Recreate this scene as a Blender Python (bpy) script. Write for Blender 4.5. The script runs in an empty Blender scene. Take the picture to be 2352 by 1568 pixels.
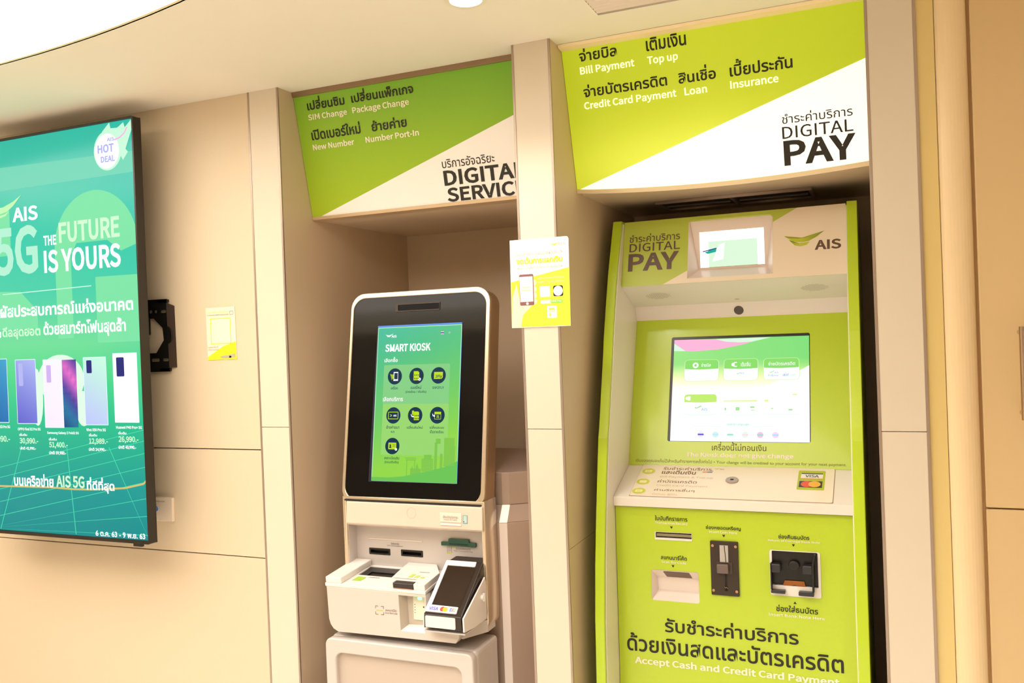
import bpy, bmesh, math, random
from mathutils import Vector, Matrix
C = bpy.context.scene.collection
S = bpy.context.scene
random.seed(4)

# ---------------------------------------------------------------- camera, world, exposure
cam = bpy.data.cameras.new('camera'); co = bpy.data.objects.new('camera', cam); C.objects.link(co)
cam.sensor_width = 36.0; cam.lens = 30.72; cam.clip_start = 0.02; cam.clip_end = 60
R_ = Vector((0.91954071, 0.39115489, -0.03798332)); U_ = Vector((0.03249946, 0.0206327, 0.99925876)); W_ = Vector((-0.39164865, 0.92009355, -0.00626028))
co.matrix_world = Matrix(((R_.x, U_.x, -W_.x, 0.0), (R_.y, U_.y, -W_.y, -2.3), (R_.z, U_.z, -W_.z, 1.55), (0, 0, 0, 1)))
S.camera = co
S.view_settings.view_transform = 'Standard'; S.view_settings.look = 'None'
S.view_settings.gamma = 1.0; S.view_settings.use_curve_mapping = False
S.view_settings.exposure = 0.08
w = bpy.data.worlds.new('world'); S.world = w; w.use_nodes = True
w.node_tree.nodes['Background'].inputs[0].default_value = (1.0, 0.86, 0.68, 1)
w.node_tree.nodes['Background'].inputs[1].default_value = 0.05
CEIL = 2.375
COVE_POWER = 4.5
SPOTS = [  # x, y, power, cone degrees, blend
    (-0.912, -0.365, 20, 118, 0.75),
    (-1.15, -2.45, 195, 130, 0.6),
    (0.45, -1.55, 72, 120, 0.8),
    (-3.6, -3.6, 45, 120, 0.8),
    (0.75, -3.4, 60, 120, 0.8),
]
LIGHT_COL = (1.0, 0.97, 0.92)

# ---------------------------------------------------------------- helpers
def lin(c):
    c = c / 255.0
    return c / 12.92 if c <= 0.04045 else ((c + 0.055) / 1.055) ** 2.4
def L(rgb): return tuple(lin(v) for v in rgb) + (1.0,)
_m = {}
def mat(name, rgb, rough=0.5, metal=0.0, emit=0.0, spec=0.5, coat=0.0, noise=0.0, nscale=30.0, bump=0.0, ergb=None, alpha=1.0):
    if name in _m: return _m[name]
    m = bpy.data.materials.new(name); m.use_nodes = True; nt = m.node_tree; b = nt.nodes['Principled BSDF']
    col = L(rgb); b.inputs['Base Color'].default_value = col; b.inputs['Roughness'].default_value = rough
    b.inputs['Metallic'].default_value = metal; b.inputs['Specular IOR Level'].default_value = spec
    b.inputs['Coat Weight'].default_value = coat; b.inputs['Coat Roughness'].default_value = 0.08
    if alpha < 1: b.inputs['Alpha'].default_value = alpha
    if emit > 0:
        b.inputs['Emission Color'].default_value = L(ergb or rgb); b.inputs['Emission Strength'].default_value = emit
    if noise > 0 or bump > 0:
        tc = nt.nodes.new('ShaderNodeTexCoord'); n = nt.nodes.new('ShaderNodeTexNoise'); n.inputs['Scale'].default_value = nscale
        n.inputs['Detail'].default_value = 4
        nt.links.new(tc.outputs['Object'], n.inputs['Vector'])
        if noise > 0:
            mr = nt.nodes.new('ShaderNodeMapRange'); mr.inputs['To Min'].default_value = 1 - noise; mr.inputs['To Max'].default_value = 1 + noise
            nt.links.new(n.outputs['Fac'], mr.inputs['Value'])
            vm = nt.nodes.new('ShaderNodeVectorMath'); vm.operation = 'SCALE'; vm.inputs[0].default_value = col[:3]
            nt.links.new(mr.outputs['Result'], vm.inputs['Scale']); nt.links.new(vm.outputs['Vector'], b.inputs['Base Color'])
        if bump > 0:
            bp = nt.nodes.new('ShaderNodeBump'); bp.inputs['Strength'].default_value = bump; bp.inputs['Distance'].default_value = 0.002
            nt.links.new(n.outputs['Fac'], bp.inputs['Height']); nt.links.new(bp.outputs['Normal'], b.inputs['Normal'])
    _m[name] = m; return m
def glow(name, rgb, k=1.0):
    return mat(name, tuple(v * 0.12 for v in rgb), rough=0.35, emit=k, ergb=rgb, spec=0.1)
def attr_glow(name, k=1.0, base=0.1, rough=0.3):
    if name in _m: return _m[name]
    m = bpy.data.materials.new(name); m.use_nodes = True; nt = m.node_tree; b = nt.nodes['Principled BSDF']
    a = nt.nodes.new('ShaderNodeVertexColor'); a.layer_name = 'Col'
    b.inputs['Roughness'].default_value = rough; b.inputs['Specular IOR Level'].default_value = .15 if k > .9 else .4
    if k > 0:
        nt.links.new(a.outputs['Color'], b.inputs['Emission Color']); b.inputs['Emission Strength'].default_value = k
    vm = nt.nodes.new('ShaderNodeVectorMath'); vm.operation = 'SCALE'; vm.inputs['Scale'].default_value = base
    nt.links.new(a.outputs['Color'], vm.inputs[0]); nt.links.new(vm.outputs['Vector'], b.inputs['Base Color'])
    _m[name] = m; return m

def tag(o, label=None, cat=None, group=None, kind=None):
    if label: o['label'] = label
    if cat: o['category'] = cat
    if group: o['group'] = group
    if kind: o['kind'] = kind
    return o
def empty(name, loc, label, cat, group=None):
    o = bpy.data.objects.new(name, None); C.objects.link(o); o.location = loc; o.empty_display_size = 0.1
    return tag(o, label, cat, group)
def put(name, me, m, parent=None):
    o = bpy.data.objects.new(name, me); C.objects.link(o)
    if m and not me.materials: me.materials.append(m)
    if parent:
        o.parent = parent
        if parent.type == 'EMPTY': o.location = -Vector(parent.location)
    return o
def mesh(name, vs, fs, smooth=False):
    me = bpy.data.meshes.new(name); me.from_pydata([tuple(v) for v in vs], [], fs); me.update()
    bm = bmesh.new(); bm.from_mesh(me); bmesh.ops.recalc_face_normals(bm, faces=bm.faces); bm.to_mesh(me); bm.free()
    if smooth:
        for p in me.polygons: p.use_smooth = True
    return me
def bevel(me, wdt, seg=2, ang=30):
    bm = bmesh.new(); bm.from_mesh(me)
    es = [e for e in bm.edges if len(e.link_faces) == 2 and e.calc_face_angle(0) > math.radians(ang)]
    if es: bmesh.ops.bevel(bm, geom=es, offset=wdt, segments=seg, profile=0.5, affect='EDGES', clamp_overlap=True)
    bm.to_mesh(me); bm.free(); return me
def box(name, x0, x1, y0, y1, z0, z1, m, parent=None, bev=0.0, seg=2):
    vs = [(x, y, z) for x in (x0, x1) for y in (y0, y1) for z in (z0, z1)]
    me = mesh(name, vs, [(0, 1, 3, 2), (4, 6, 7, 5), (0, 4, 5, 1), (2, 3, 7, 6), (0, 2, 6, 4), (1, 5, 7, 3)])
    if bev: bevel(me, bev, seg)
    return put(name, me, m, parent)
def prism(name, pts, vec, m, parent=None, bev=0.0, seg=2):
    pts = [Vector(p) for p in pts]; vec = Vector(vec); n = len(pts)
    vs = pts + [p + vec for p in pts]
    fs = [tuple(range(n)), tuple(range(2 * n - 1, n - 1, -1))] + [(i, (i + 1) % n, (i + 1) % n + n, i + n) for i in range(n)]
    me = mesh(name, vs, fs)
    if bev: bevel(me, bev, seg)
    return put(name, me, m, parent)
def prism_x(name, prof, x0, x1, m, parent=None, bev=0.0, seg=2):
    return prism(name, [(x0, y, z) for y, z in prof], (x1 - x0, 0, 0), m, parent, bev, seg)
def prism_z(name, plan, z0, z1, m, parent=None, bev=0.0, seg=2):
    return prism(name, [(x, y, z0) for x, y in plan], (0, 0, z1 - z0), m, parent, bev, seg)

class F:  # a flat panel: u along +x, v up the panel, d outwards
    def __init__(s, p0, p1):
        s.P = Vector(p0); s.V = (Vector(p1) - s.P).normalized(); s.U = Vector((1, 0, 0)); s.N = s.U.cross(s.V)
        s.M = Matrix(((s.U.x, s.V.x, s.N.x, s.P.x), (s.U.y, s.V.y, s.N.y, s.P.y), (s.U.z, s.V.z, s.N.z, s.P.z), (0, 0, 0, 1)))
    def p(s, u, v, d=0.0): return s.P + s.U * u + s.V * v + s.N * d
def rr(u0, v0, u1, v1, r=0.0, n=6, radii=None):
    rs = radii or (r, r, r, r)  # bl br tr tl
    out = []
    for (cx, cy, a0, q) in ((u0 + rs[0], v0 + rs[0], 180, rs[0]), (u1 - rs[1], v0 + rs[1], 270, rs[1]), (u1 - rs[2], v1 - rs[2], 0, rs[2]), (u0 + rs[3], v1 - rs[3], 90, rs[3])):
        if q <= 0: out.append((cx, cy)); continue
        for i in range(n + 1):
            a = math.radians(a0 + 90 * i / n); out.append((cx + q * math.cos(a), cy + q * math.sin(a)))
    return out
def ell(cx, cy, a, b=None, n=28, t0=0, t1=360):
    b = b or a; full = abs(t1 - t0) >= 360
    k = n if full else n + 1
    return [(cx + a * math.cos(math.radians(t0 + (t1 - t0) * i / n)), cy + b * math.sin(math.radians(t0 + (t1 - t0) * i / n))) for i in range(k)]
def slab(name, fr, pts, d0, d1, m, parent=None, bev=0.0, seg=2):
    return prism(name, [fr.p(u, v, d0) for u, v in pts], fr.N * (d1 - d0), m, parent, bev, seg)
def film(name, fr, polys, d, m, parent=None):  # flat print: several flat polygons in one mesh
    vs = []; fs = []
    for pts in polys:
        k = len(vs); vs += [fr.p(u, v, d) for u, v in pts]; fs.append(tuple(range(k, k + len(pts))))
    me = bpy.data.meshes.new(name); me.from_pydata([tuple(v) for v in vs], [], fs); me.update()
    return put(name, me, m, parent)
def films(name, fr, polys, d, m, parent=None):  # one object per printed shape
    for k, pts in enumerate(polys): film(name, fr, [pts], d + .00001 * k, m, parent)
def plate(name, fr, outer, holes, d0, d1, m, parent=None, bev=0.0):  # plate with real openings
    cu = bpy.data.curves.new(name, 'CURVE'); cu.dimensions = '2D'; cu.fill_mode = 'BOTH'
    for pts in [outer] + holes:
        sp = cu.splines.new('POLY'); sp.points.add(len(pts) - 1)
        for i, (u, v) in enumerate(pts): sp.points[i].co = (u, v, 0, 1)
        sp.use_cyclic_u = True
    cu.extrude = abs(d1 - d0) / 2 - bev; cu.bevel_depth = bev; cu.bevel_resolution = 1 if bev else 0
    if bev: cu.offset = -bev
    ob = bpy.data.objects.new('tmp', cu); me = bpy.data.meshes.new_from_object(ob); bpy.data.objects.remove(ob)
    me.name = name; me.transform(Matrix.Translation((0, 0, (d0 + d1) / 2))); me.transform(fr.M)
    return put(name, me, m, parent)
_tx = {}
try:  # the plain grotesque that ships with Blender; the built-in face otherwise
    FONT = bpy.data.fonts.load(bpy.utils.resource_path('LOCAL') + '/datafiles/fonts/Noto Sans CJK Regular.woff2')
except Exception:
    FONT = None
DG = bpy.context.evaluated_depsgraph_get()
_ns = {}
def n_splines(ch):
    if ch not in _ns:
        cu = bpy.data.curves.new('t', 'FONT'); cu.body = ch; ob = bpy.data.objects.new('t', cu)
        _ns[ch] = len(ob.to_curve(DG, apply_modifiers=False).splines); ob.to_curve_clear(); bpy.data.objects.remove(ob); bpy.data.curves.remove(cu)
    return _ns[ch]
UPPER = '\u0e31\u0e34\u0e35\u0e36\u0e37'; TONE = '\u0e48\u0e49\u0e4a\u0e4b\u0e4c'
def shaped(ob, s, off):  # stack Thai tone marks above the upper vowels, nudge marks left of tall consonants
    cu = ob.to_curve(DG, apply_modifiers=False).copy(); ob.to_curve_clear()
    k = 0
    for i, ch in enumerate(s):
        dx = dy = 0.0; pv = s[i - 1] if i else ' '; pp = s[i - 2] if i > 1 else ' '
        if ch in TONE and pv in UPPER: dy = .20
        if (ch in TONE + UPPER + '\u0e47') and (pv in '\u0e1b\u0e1d\u0e1f' or (pv in UPPER and pp in '\u0e1b\u0e1d\u0e1f')): dx = -.10
        for sp in list(cu.splines)[k:k + n_splines(ch)]:
            if dx or dy:
                for p in sp.bezier_points: p.handle_left_type = p.handle_right_type = 'FREE'
                for p in sp.bezier_points:
                    for q in ('co', 'handle_left', 'handle_right'):
                        v = getattr(p, q).copy(); v.x += dx; v.y += dy; setattr(p, q, v)
        k += n_splines(ch)
    cu.offset = off; cu.dimensions = '2D'; cu.fill_mode = 'BOTH'; cu.resolution_u = 3
    return cu
def text_mesh(s, off):
    k = (s, off)
    if k in _tx: return _tx[k]
    cu = bpy.data.curves.new('t', 'FONT'); cu.body = s; cu.size = 1.0; cu.offset = off; cu.resolution_u = 3
    if FONT and s.isascii(): cu.font = FONT
    ob = bpy.data.objects.new('t', cu)
    if not s.isascii():
        c2 = shaped(ob, s, off); ob2 = bpy.data.objects.new('t2', c2); me = bpy.data.meshes.new_from_object(ob2)
        bpy.data.objects.remove(ob2); bpy.data.curves.remove(c2)
    else: me = bpy.data.meshes.new_from_object(ob)
    bpy.data.objects.remove(ob)
    vs = [v.co.copy() for v in me.vertices]; fs = [tuple(p.vertices) for p in me.polygons]
    bpy.data.meshes.remove(me); bpy.data.curves.remove(cu); _tx[k] = (vs, fs); return vs, fs
def letters(fr, rows, d, mats, parent=None, off=0.012, name='lettering'):
    by = {}
    for r in rows:
        by.setdefault(r[5], []).append(r)
    for colr, rs in by.items():
        V = []; Fc = []
        for r in rs:
            o = r[6] if len(r) > 6 else off
            o = min(o * .55, .012) if r[0].isascii() else o * 1.5
            vs, fs = text_mesh(r[0], o)
            if not vs: continue
            x0 = min(v.x for v in vs); x1 = max(v.x for v in vs); y0 = min(v.y for v in vs); y1 = max(v.y for v in vs)
            sx = r[3] / max(x1 - x0, 1e-6); sy = r[4] / max(y1 - y0, 1e-6); k = len(V)
            V += [fr.p(r[1] + (v.x - x0) * sx, r[2] + (v.y - y0) * sy, d) for v in vs]
            Fc += [tuple(i + k for i in f) for f in fs]
            me = bpy.data.meshes.new(name); me.from_pydata([tuple(v) for v in V], [], Fc); me.update()
            put(name, me, mats[colr], parent); V = []; Fc = []
def grad(name, fr, u0, v0, u1, v1, nx, ny, fn, d, m, parent=None):
    vs = []; cols = []
    for j in range(ny + 1):
        for i in range(nx + 1):
            a = i / nx; b = j / ny; vs.append(tuple(fr.p(u0 + (u1 - u0) * a, v0 + (v1 - v0) * b, d))); cols.append(L(fn(a, b)))
    fs = [(j * (nx + 1) + i, j * (nx + 1) + i + 1, (j + 1) * (nx + 1) + i + 1, (j + 1) * (nx + 1) + i) for j in range(ny) for i in range(nx)]
    me = bpy.data.meshes.new(name); me.from_pydata(vs, [], fs); me.update()
    ca = me.color_attributes.new('Col', 'FLOAT_COLOR', 'POINT')
    for i, c in enumerate(cols): ca.data[i].color = c
    return put(name, me, m, parent)
def gpoly(name, fr, pts, fn, d, m, parent=None):  # convex-ish polygon with vertex colours, fan from its centre
    cx = sum(p[0] for p in pts) / len(pts); cy = sum(p[1] for p in pts) / len(pts)
    P = [(cx, cy)] + list(pts); vs = [tuple(fr.p(u, v, d)) for u, v in P]; n = len(pts)
    fs = [(0, i + 1, (i + 1) % n + 1) for i in range(n)]
    me = bpy.data.meshes.new(name); me.from_pydata(vs, [], fs); me.update()
    ca = me.color_attributes.new('Col', 'FLOAT_COLOR', 'POINT')
    for i, (u, v) in enumerate(P): ca.data[i].color = L(fn(u, v))
    return put(name, me, m, parent)
def mix(a, b, t): t = max(0, min(1, t)); return tuple(x + (y - x) * t for x, y in zip(a, b))
def ramp(stops, t):
    for (t0, c0), (t1, c1) in zip(stops, stops[1:]):
        if t <= t1: return mix(c0, c1, (t - t0) / (t1 - t0))
    return stops[-1][1]
def stroke(pts, wd):  # thin quads along a polyline
    out = []
    for (x0, y0), (x1, y1) in zip(pts, pts[1:]):
        dx, dy = x1 - x0, y1 - y0; l = math.hypot(dx, dy) or 1; nx, ny = -dy / l * wd / 2, dx / l * wd / 2
        out.append([(x0 + nx, y0 + ny), (x0 - nx, y0 - ny), (x1 - nx, y1 - ny), (x1 + nx, y1 + ny)])
    return out
def tri(cx, cy, s, up=False):
    k = 1 if up else -1
    return [(cx - s, cy - k * s * 0.8), (cx + s, cy - k * s * 0.8), (cx, cy + k * s * 0.8)]
def cyl(name, c, ax, r, h, m, parent=None, n=24, r2=None, smooth=True):
    ax = Vector(ax).normalized(); a = ax.orthogonal().normalized(); b = ax.cross(a); c = Vector(c); r2 = r if r2 is None else r2
    vs = [c + (a * math.cos(t) + b * math.sin(t)) * r for t in [2 * math.pi * i / n for i in range(n)]] + \
         [c + ax * h + (a * math.cos(t) + b * math.sin(t)) * r2 for t in [2 * math.pi * i / n for i in range(n)]]
    me = mesh(name, vs, [tuple(range(n)), tuple(range(2 * n - 1, n - 1, -1))] + [(i, (i + 1) % n, (i + 1) % n + n, i + n) for i in range(n)])
    return put(name, me, m, parent)
def swoosh(x, y, s):  # the winged smile mark, two blades, unit width s
    A = [(0, .77), (.155, .59), (.315, .51), (.5, .51), (.77, .72), (1, 1), (.77, .51), (.60, .28), (.40, .19), (.2, .32), (.10, .47)]
    B = [(.10, .40), (.24, .06), (.40, 0), (.56, .08), (.66, .30), (.54, .17), (.38, .12), (.22, .22)]
    f = lambda P: [(x + a * s, y + b * s * .385) for a, b in P]
    return f(A), f(B)

WALL = F((0, 0, 0), (0, 0, 1))

# ---------------------------------------------------------------- materials
M_wall = mat('beige_laminate', (222, 203, 175), rough=0.42, noise=0.015, nscale=60)
M_pillar = mat('pale_beige_laminate', (224, 211, 192), rough=0.4, noise=0.01, nscale=60)
M_niche = mat('niche_laminate', (216, 193, 165), rough=0.5)
M_ceil = mat('ceiling_paint', (244, 236, 222), rough=0.8, noise=0.01, nscale=8, bump=0.05)
M_floor = mat('floor_tile', (226, 217, 203), rough=0.4, noise=0.03, nscale=6)
M_trim = mat('brushed_trim', (176, 158, 146), rough=0.35, metal=0.6)
M_door = mat('door_laminate', (220, 190, 142), rough=0.45, noise=0.01, nscale=40)
M_dark = mat('dark_cavity', (26, 18, 14), rough=0.7)
M_black = mat('black_plastic', (22, 20, 20), rough=0.35)
M_blackm = mat('black_steel', (26, 22, 20), rough=0.45, metal=0.3)
M_glass = mat('black_glass', (14, 12, 12), rough=0.08, spec=0.22)
M_white = mat('white_plastic', (238, 231, 227), rough=0.35)
M_silver = mat('silver_paint', (210, 201, 196), rough=0.38, metal=0.12, noise=0.02, nscale=300)
M_rim = mat('champagne_metal', (226, 208, 184), rough=0.25, metal=0.75)
M_grey = mat('grey_cabinet', (176, 154, 140), rough=0.38, metal=0.25)
M_lime = mat('lime_film', (188, 212, 44), rough=0.28, coat=0.25)
M_limeside = mat('lime_paint', (192, 220, 44), rough=0.3, coat=0.3)
M_cream = mat('cream_film', (246, 230, 208), rough=.38, spec=.4)
M_kwhite = mat('kiosk_white', (240, 231, 223), rough=0.35, coat=0.15)
M_chrome = mat('chrome', (200, 180, 165), rough=0.15, metal=1.0)
INK = {k: mat('ink_' + k, v, rough=0.5) for k, v in dict(dark=(34, 31, 22), pale=(250, 240, 216), brown=(108, 72, 60), tan=(226, 196, 172), grey=(96, 84, 80), blue=(40, 50, 110), white=(246, 240, 236),
       pink=(238, 190, 190), lime=(226, 232, 40), navy=(16, 44, 66)).items()}
GL = {k: glow('light_' + k, v[0], v[1]) for k, v in dict(white=((255, 255, 255), 1.05), mint=((196, 250, 196), 1.0), navy=((16, 50, 72), 1.0), lime=((184, 218, 30), 1.0), blue=((90, 130, 180), 1.0),
       teal=((120, 220, 190), 1.0), pale=((250, 255, 246), 1.0), red=((226, 60, 60), 1.0), green=((120, 205, 110), 1.0)).items()}

# ---------------------------------------------------------------- room shell
def struct(o): o['kind'] = 'structure'; return o
RX0, RX1, RY0 = -5.2, 1.9, -4.6
struct(box('floor', RX0 - .1, RX1 + .1, RY0 - .1, 0.95, -0.1, 0.0, M_floor))
def cove(a, b, c, n=120): return [(-2.5 + a * math.cos(2 * math.pi * i / n), -1.865 + (b if i < n / 2 else c) * math.sin(2 * math.pi * i / n)) for i in range(n)]
HZ = F((0, 0, CEIL), (0, 1, CEIL))   # horizontal frame facing down/up
ceil = struct(plate('ceiling', HZ, [(RX0 - .1, RY0 - .1), (RX1 + .1, RY0 - .1), (RX1 + .1, 0.95), (RX0 - .1, 0.95)],
        [cove(2.4, 1.3, .35)], 0.0, 0.06, M_ceil))
# raised luminous recess above the oval opening
cv = cove(2.4, 1.3, .35)
vs = [(x, y, CEIL + .055) for x, y in cv] + [(x, y, CEIL + .26) for x, y in cv]; n = len(cv)
put('cove_wall', mesh('cove_wall', [(x, y, min(z, CEIL + .16)) for x, y, z in vs], [(i, (i + 1) % n, (i + 1) % n + n, i + n) for i in range(n)]), mat('cove_paint', (250, 244, 230), rough=0.8), ceil)
lp = empty('luminous_ceiling', (-2.5, -1.865, CEIL + .25), 'large white glowing oval light set in the ceiling above the television', 'light panel')
prism_z('diffuser', cv, CEIL + .15, CEIL + .16, mat('cove_light', (255, 250, 240), emit=COVE_POWER, ergb=(255, 247, 236)), lp)
HC = F((0, 0, CEIL), (0, 1, CEIL))
_k = plate('frame', HC, cove(2.405, 1.305, .355), [cove(2.392, 1.292, .342)], 0.0, 0.05, mat('cove_lip', (250, 236, 200), rough=.5), lp)

wall = struct(box('wall_back', RX0, -1.884, 0.02, 0.1, 0, CEIL, mat('groove_shadow', (120, 92, 66), rough=.8)))
for z0, z1 in ((0.0, .852), (.8555, 1.2075), (1.211, CEIL)):
    box('panel', RX0, -1.8845, 0.0, 0.03, z0, z1, M_wall, wall, bev=0.0008)
struct(box('wall_left', RX0 - .1, RX0, RY0, 0.02, 0, CEIL, M_wall))
struct(box('wall_right', RX1, RX1 + .1, RY0, 0.3, 0, CEIL, M_wall))
struct(box('wall_front', RX0, RX1, RY0 - .1, RY0, 0, CEIL, mat('store_wall', (200, 188, 170), rough=.6)))

def pillar(x0, x1, zs=1.284):
    for z0, z1 in ((0, zs - .0008), (zs + .0008, CEIL)):
        box('pillar_panel', x0 + .0065, x1 - .0065, 0.0, 0.05, z0, z1, M_pillar, wall, bev=0.0006)
    box('edge_trim', x0, x0 + .0065, -0.0012, 0.0045, 0, CEIL, M_trim, wall, bev=0.0004)
    box('edge_trim', x1 - .0065, x1, -0.0012, 0.0045, 0, CEIL, M_trim, wall, bev=0.0004)
pillar(-1.884, -1.762); pillar(-.9475, -.831); pillar(-.0196, .093)
# niche linings
prism_z('niche_side', [(-1.7622, .0052), (-1.7622, .80), (-1.79, .80), (-1.79, .0505), (-1.7683, .0505), (-1.7683, .0052)], 0, CEIL, M_niche, wall)
prism_z('niche_side', [(-.9473, .0052), (-.9473, .80), (-.893, .80), (-.893, .0505), (-.9412, .0505), (-.9412, .0052)], 0, CEIL, M_niche, wall)
for z0, z1 in ((0, .944), (.9455, CEIL)):
    prism_z('niche_side', [(-.8312, .0052), (-.8312, .84), (-.885, .84), (-.885, .0505), (-.8373, .0505), (-.8373, .0052)], z0, z1, M_niche, wall)
prism_z('niche_side', [(-.0194, .0052), (-.0194, .84), (.02, .84), (.02, .0505), (-.0133, .0505), (-.0133, .0052)], 0, CEIL, M_niche, wall)
box('niche_back', -1.7625, -.9465, .795, .83, 0, CEIL, M_niche, wall)
box('niche_back', -.8312, -.0192, .84, .87, 0, CEIL, M_niche, wall)
prism_x('niche_soffit', [(.215, 1.967), (.795, 1.967), (.795, CEIL), (.125, CEIL)], -1.762, -.947, M_niche, wall)
prism_x('niche_soffit', [(.245, 1.970), (.84, 1.970), (.84, CEIL), (.14, CEIL)], -.831, -.0196, M_niche, wall)
# right end: reflective return, rounded post, door
ret = struct(box('trim_1', .093, .131, .004, .05, 0, CEIL, mat('return_laminate', (226, 200, 132), rough=.25, coat=.3)))
post = [(.131, .06)] + [(.1655 + .0345 * math.cos(a), .012 - .022 * math.sin(a)) for a in [math.pi - math.pi * i / 14 for i in range(15)]] + [(.200, .06)]
struct(prism_z('trim_2', post, 0, CEIL, mat('post_laminate', (240, 214, 170), rough=.35)))
for p in bpy.data.objects['trim_2'].data.polygons: p.use_smooth = False
door = struct(box('door_1', .195, 1.9, .018, .06, 0, CEIL, mat('door_core', (206, 164, 112), rough=.6)))
for z0, z1 in ((0, 1.104), (1.1075, CEIL)):
    box('panel', .2065, 1.15, .004, .032, z0, z1, M_door, door, bev=.003)
box('panel', 1.156, 1.9, .004, .032, 0, CEIL, M_door, door, bev=.003)
hd = cyl('handle', (.287, -.05, 1.318), (0, 0, 1), .0085, .21, M_chrome, door)
cyl('handle_post', (.287, -.05, 1.33), (0, 1, 0), .006, .06, M_chrome, door); cyl('handle_post', (.287, -.05, 1.515), (0, 1, 0), .006, .06, M_chrome, door)

# ---------------------------------------------------------------- ceiling fittings
M_bulb = mat('downlight_glow', (255, 252, 240), emit=14, ergb=(255, 246, 226))
for i, (x, y, pw, cone, bl) in enumerate(SPOTS):
    lab = ['round recessed downlight over the pillar between the two niches', 'round recessed downlight just behind the camera side of the oval ceiling light', 'round recessed downlight over the floor before the lime kiosk',
           'round recessed downlight in the far left corner of the room', 'round recessed downlight in the front right part of the room'][i]
    t = empty('downlight', (x, y, CEIL), lab, 'downlight', 'recessed ceiling downlights')
    k = HC
    plate('ring', k, ell(x, y, .052, n=40), [ell(x, y, .040, n=40)], -.004, .0, mat('ring_white', (240, 230, 212), rough=.4), t)
    cyl('lens', (x, y, CEIL - .0015), (0, 0, 1), .0395, .001, M_bulb, t, n=40)
    ld = bpy.data.lights.new('spot', 'SPOT'); ld.energy = pw; ld.color = LIGHT_COL; ld.spot_size = math.radians(cone); ld.spot_blend = bl; ld.shadow_soft_size = .035
    lo = bpy.data.objects.new('spot', ld); C.objects.link(lo); lo.location = (0, 0, -.012); lo.parent = t
# air vent partly above the frame
v = empty('air_vent', (-.45, -.30, CEIL), 'slatted air conditioning vent in the ceiling above the lime payment kiosk', 'vent')
vx0, vx1, vy0, vy1 = -.652, -.10, -.62, -.118
plate('frame', HC, [(vx0 - .022, vy0 - .022), (vx1 + .022, vy0 - .022), (vx1 + .022, vy1 + .022), (vx0 - .022, vy1 + .022)], [[(vx0, vy0), (vx1, vy0), (vx1, vy1), (vx0, vy1)]], -.006, .0, M_ceil, v)
box('backing', vx0, vx1, vy0, vy1, CEIL - .0012, CEIL - .0004, mat('vent_back', (176, 150, 136), rough=.7), v)
y = vy1 - .012
while y > vy0:
    prism_x('slat', [(y, CEIL - .0055), (y - .004, CEIL - .0055), (y - .011, CEIL - .0015), (y - .007, CEIL - .0015)], vx0, vx1, mat('vent_slat', (236, 220, 208), rough=.4), v)
    y -= .0195
# unlit fluorescent fitting in the right niche soffit
tr = empty('fluorescent_fitting', (-.43, .61, 1.97), 'unlit twin fluorescent fitting under the dark ceiling of the right niche', 'ceiling light')
M_alu = mat('dull_aluminium', (196, 176, 162), rough=.35, metal=.6)
NF = F((0, 0, 1.9695), (0, 1, 1.9695))
plate('frame', NF, [(-.672, .512), (-.188, .512), (-.188, .70), (-.672, .70)], [[(-.662, .522), (-.436, .522), (-.436, .69), (-.662, .69)], [(-.424, .522), (-.198, .522), (-.198, .69), (-.424, .69)]], -.010, -.0005, M_alu, tr)
for x0, x1 in ((-.662, -.436), (-.424, -.198)):
    box('reflector', x0, x1, .522, .69, 1.966, 1.9685, mat('fitting_dark', (84, 66, 54), rough=.4), tr)
    cyl('tube', (x0 + .008, .606, 1.962), (1, 0, 0), .0035, x1 - x0 - .016, mat('unlit_tube', (128, 112, 100), rough=.3), tr, n=12)

# ---------------------------------------------------------------- hanging signs in the niches
SL = F((-1.762, .1613, 1.9745), (-1.762, .0797, 2.3636)); SR = F((-.831, .1917, 1.9806), (-.831, .0963, 2.3673))
# left sign
s = empty('niche_sign', (-1.354, .12, 2.17), 'green and white bilingual service sign over the black screen kiosk niche', 'sign')
slab('sign_box', SL, [(.001, .0), (.814, .0), (.814, .392), (.001, .392)], -.05, -.001, mat('sign_body', (190, 160, 122), rough=.5), s)
def gL(a, b): return ramp([(0, (178, 202, 44)), (.45, (160, 198, 50)), (1, (128, 188, 58))], b * .8 + a * .2)
fc = grad('sign_face', SL, .001, .0, .814, .3965, 12, 12, gL, .0005, attr_glow('left_sign_print', k=0.10, base=0.80, rough=.3), s)  # unlit sign; print and white area get a faint added glow
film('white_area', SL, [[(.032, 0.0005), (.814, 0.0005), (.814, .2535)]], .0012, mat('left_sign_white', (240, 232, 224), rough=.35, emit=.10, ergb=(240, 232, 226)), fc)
letters(SL, [
  ('เปลี่ยนซิม',0.0495,0.3463,0.1442,0.0409,'dark'), ('เปลี่ยนแพ็กเกจ',0.2197,0.3475,0.2264,0.0390,'dark'),
  ('SIM Change',0.0469,0.3092,0.1503,0.0249,'pale'), ('Package Change',0.2178,0.3095,0.2073,0.0255,'pale'),
  ('เปิดเบอร์ใหม่',0.0486,0.2502,0.1890,0.0380,'dark'), ('ย้ายค่าย',0.2794,0.2502,0.1279,0.0340,'dark'),
  ('New Number',0.0471,0.2181,0.1604,0.0197,'pale'), ('Number Port-In',0.2505,0.2185,0.1949,0.0197,'pale'),
  ('บริการอัจฉริยะ',0.5111,0.1090,0.1794,0.0290,'dark',.004), ('DIGITAL',0.5112,0.0540,0.2764,0.0480,'dark',.022), ('SERVICE',0.5150,0.0035,0.2690,0.0440,'dark',.022)], .002, INK, fc, off=.016)
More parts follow.
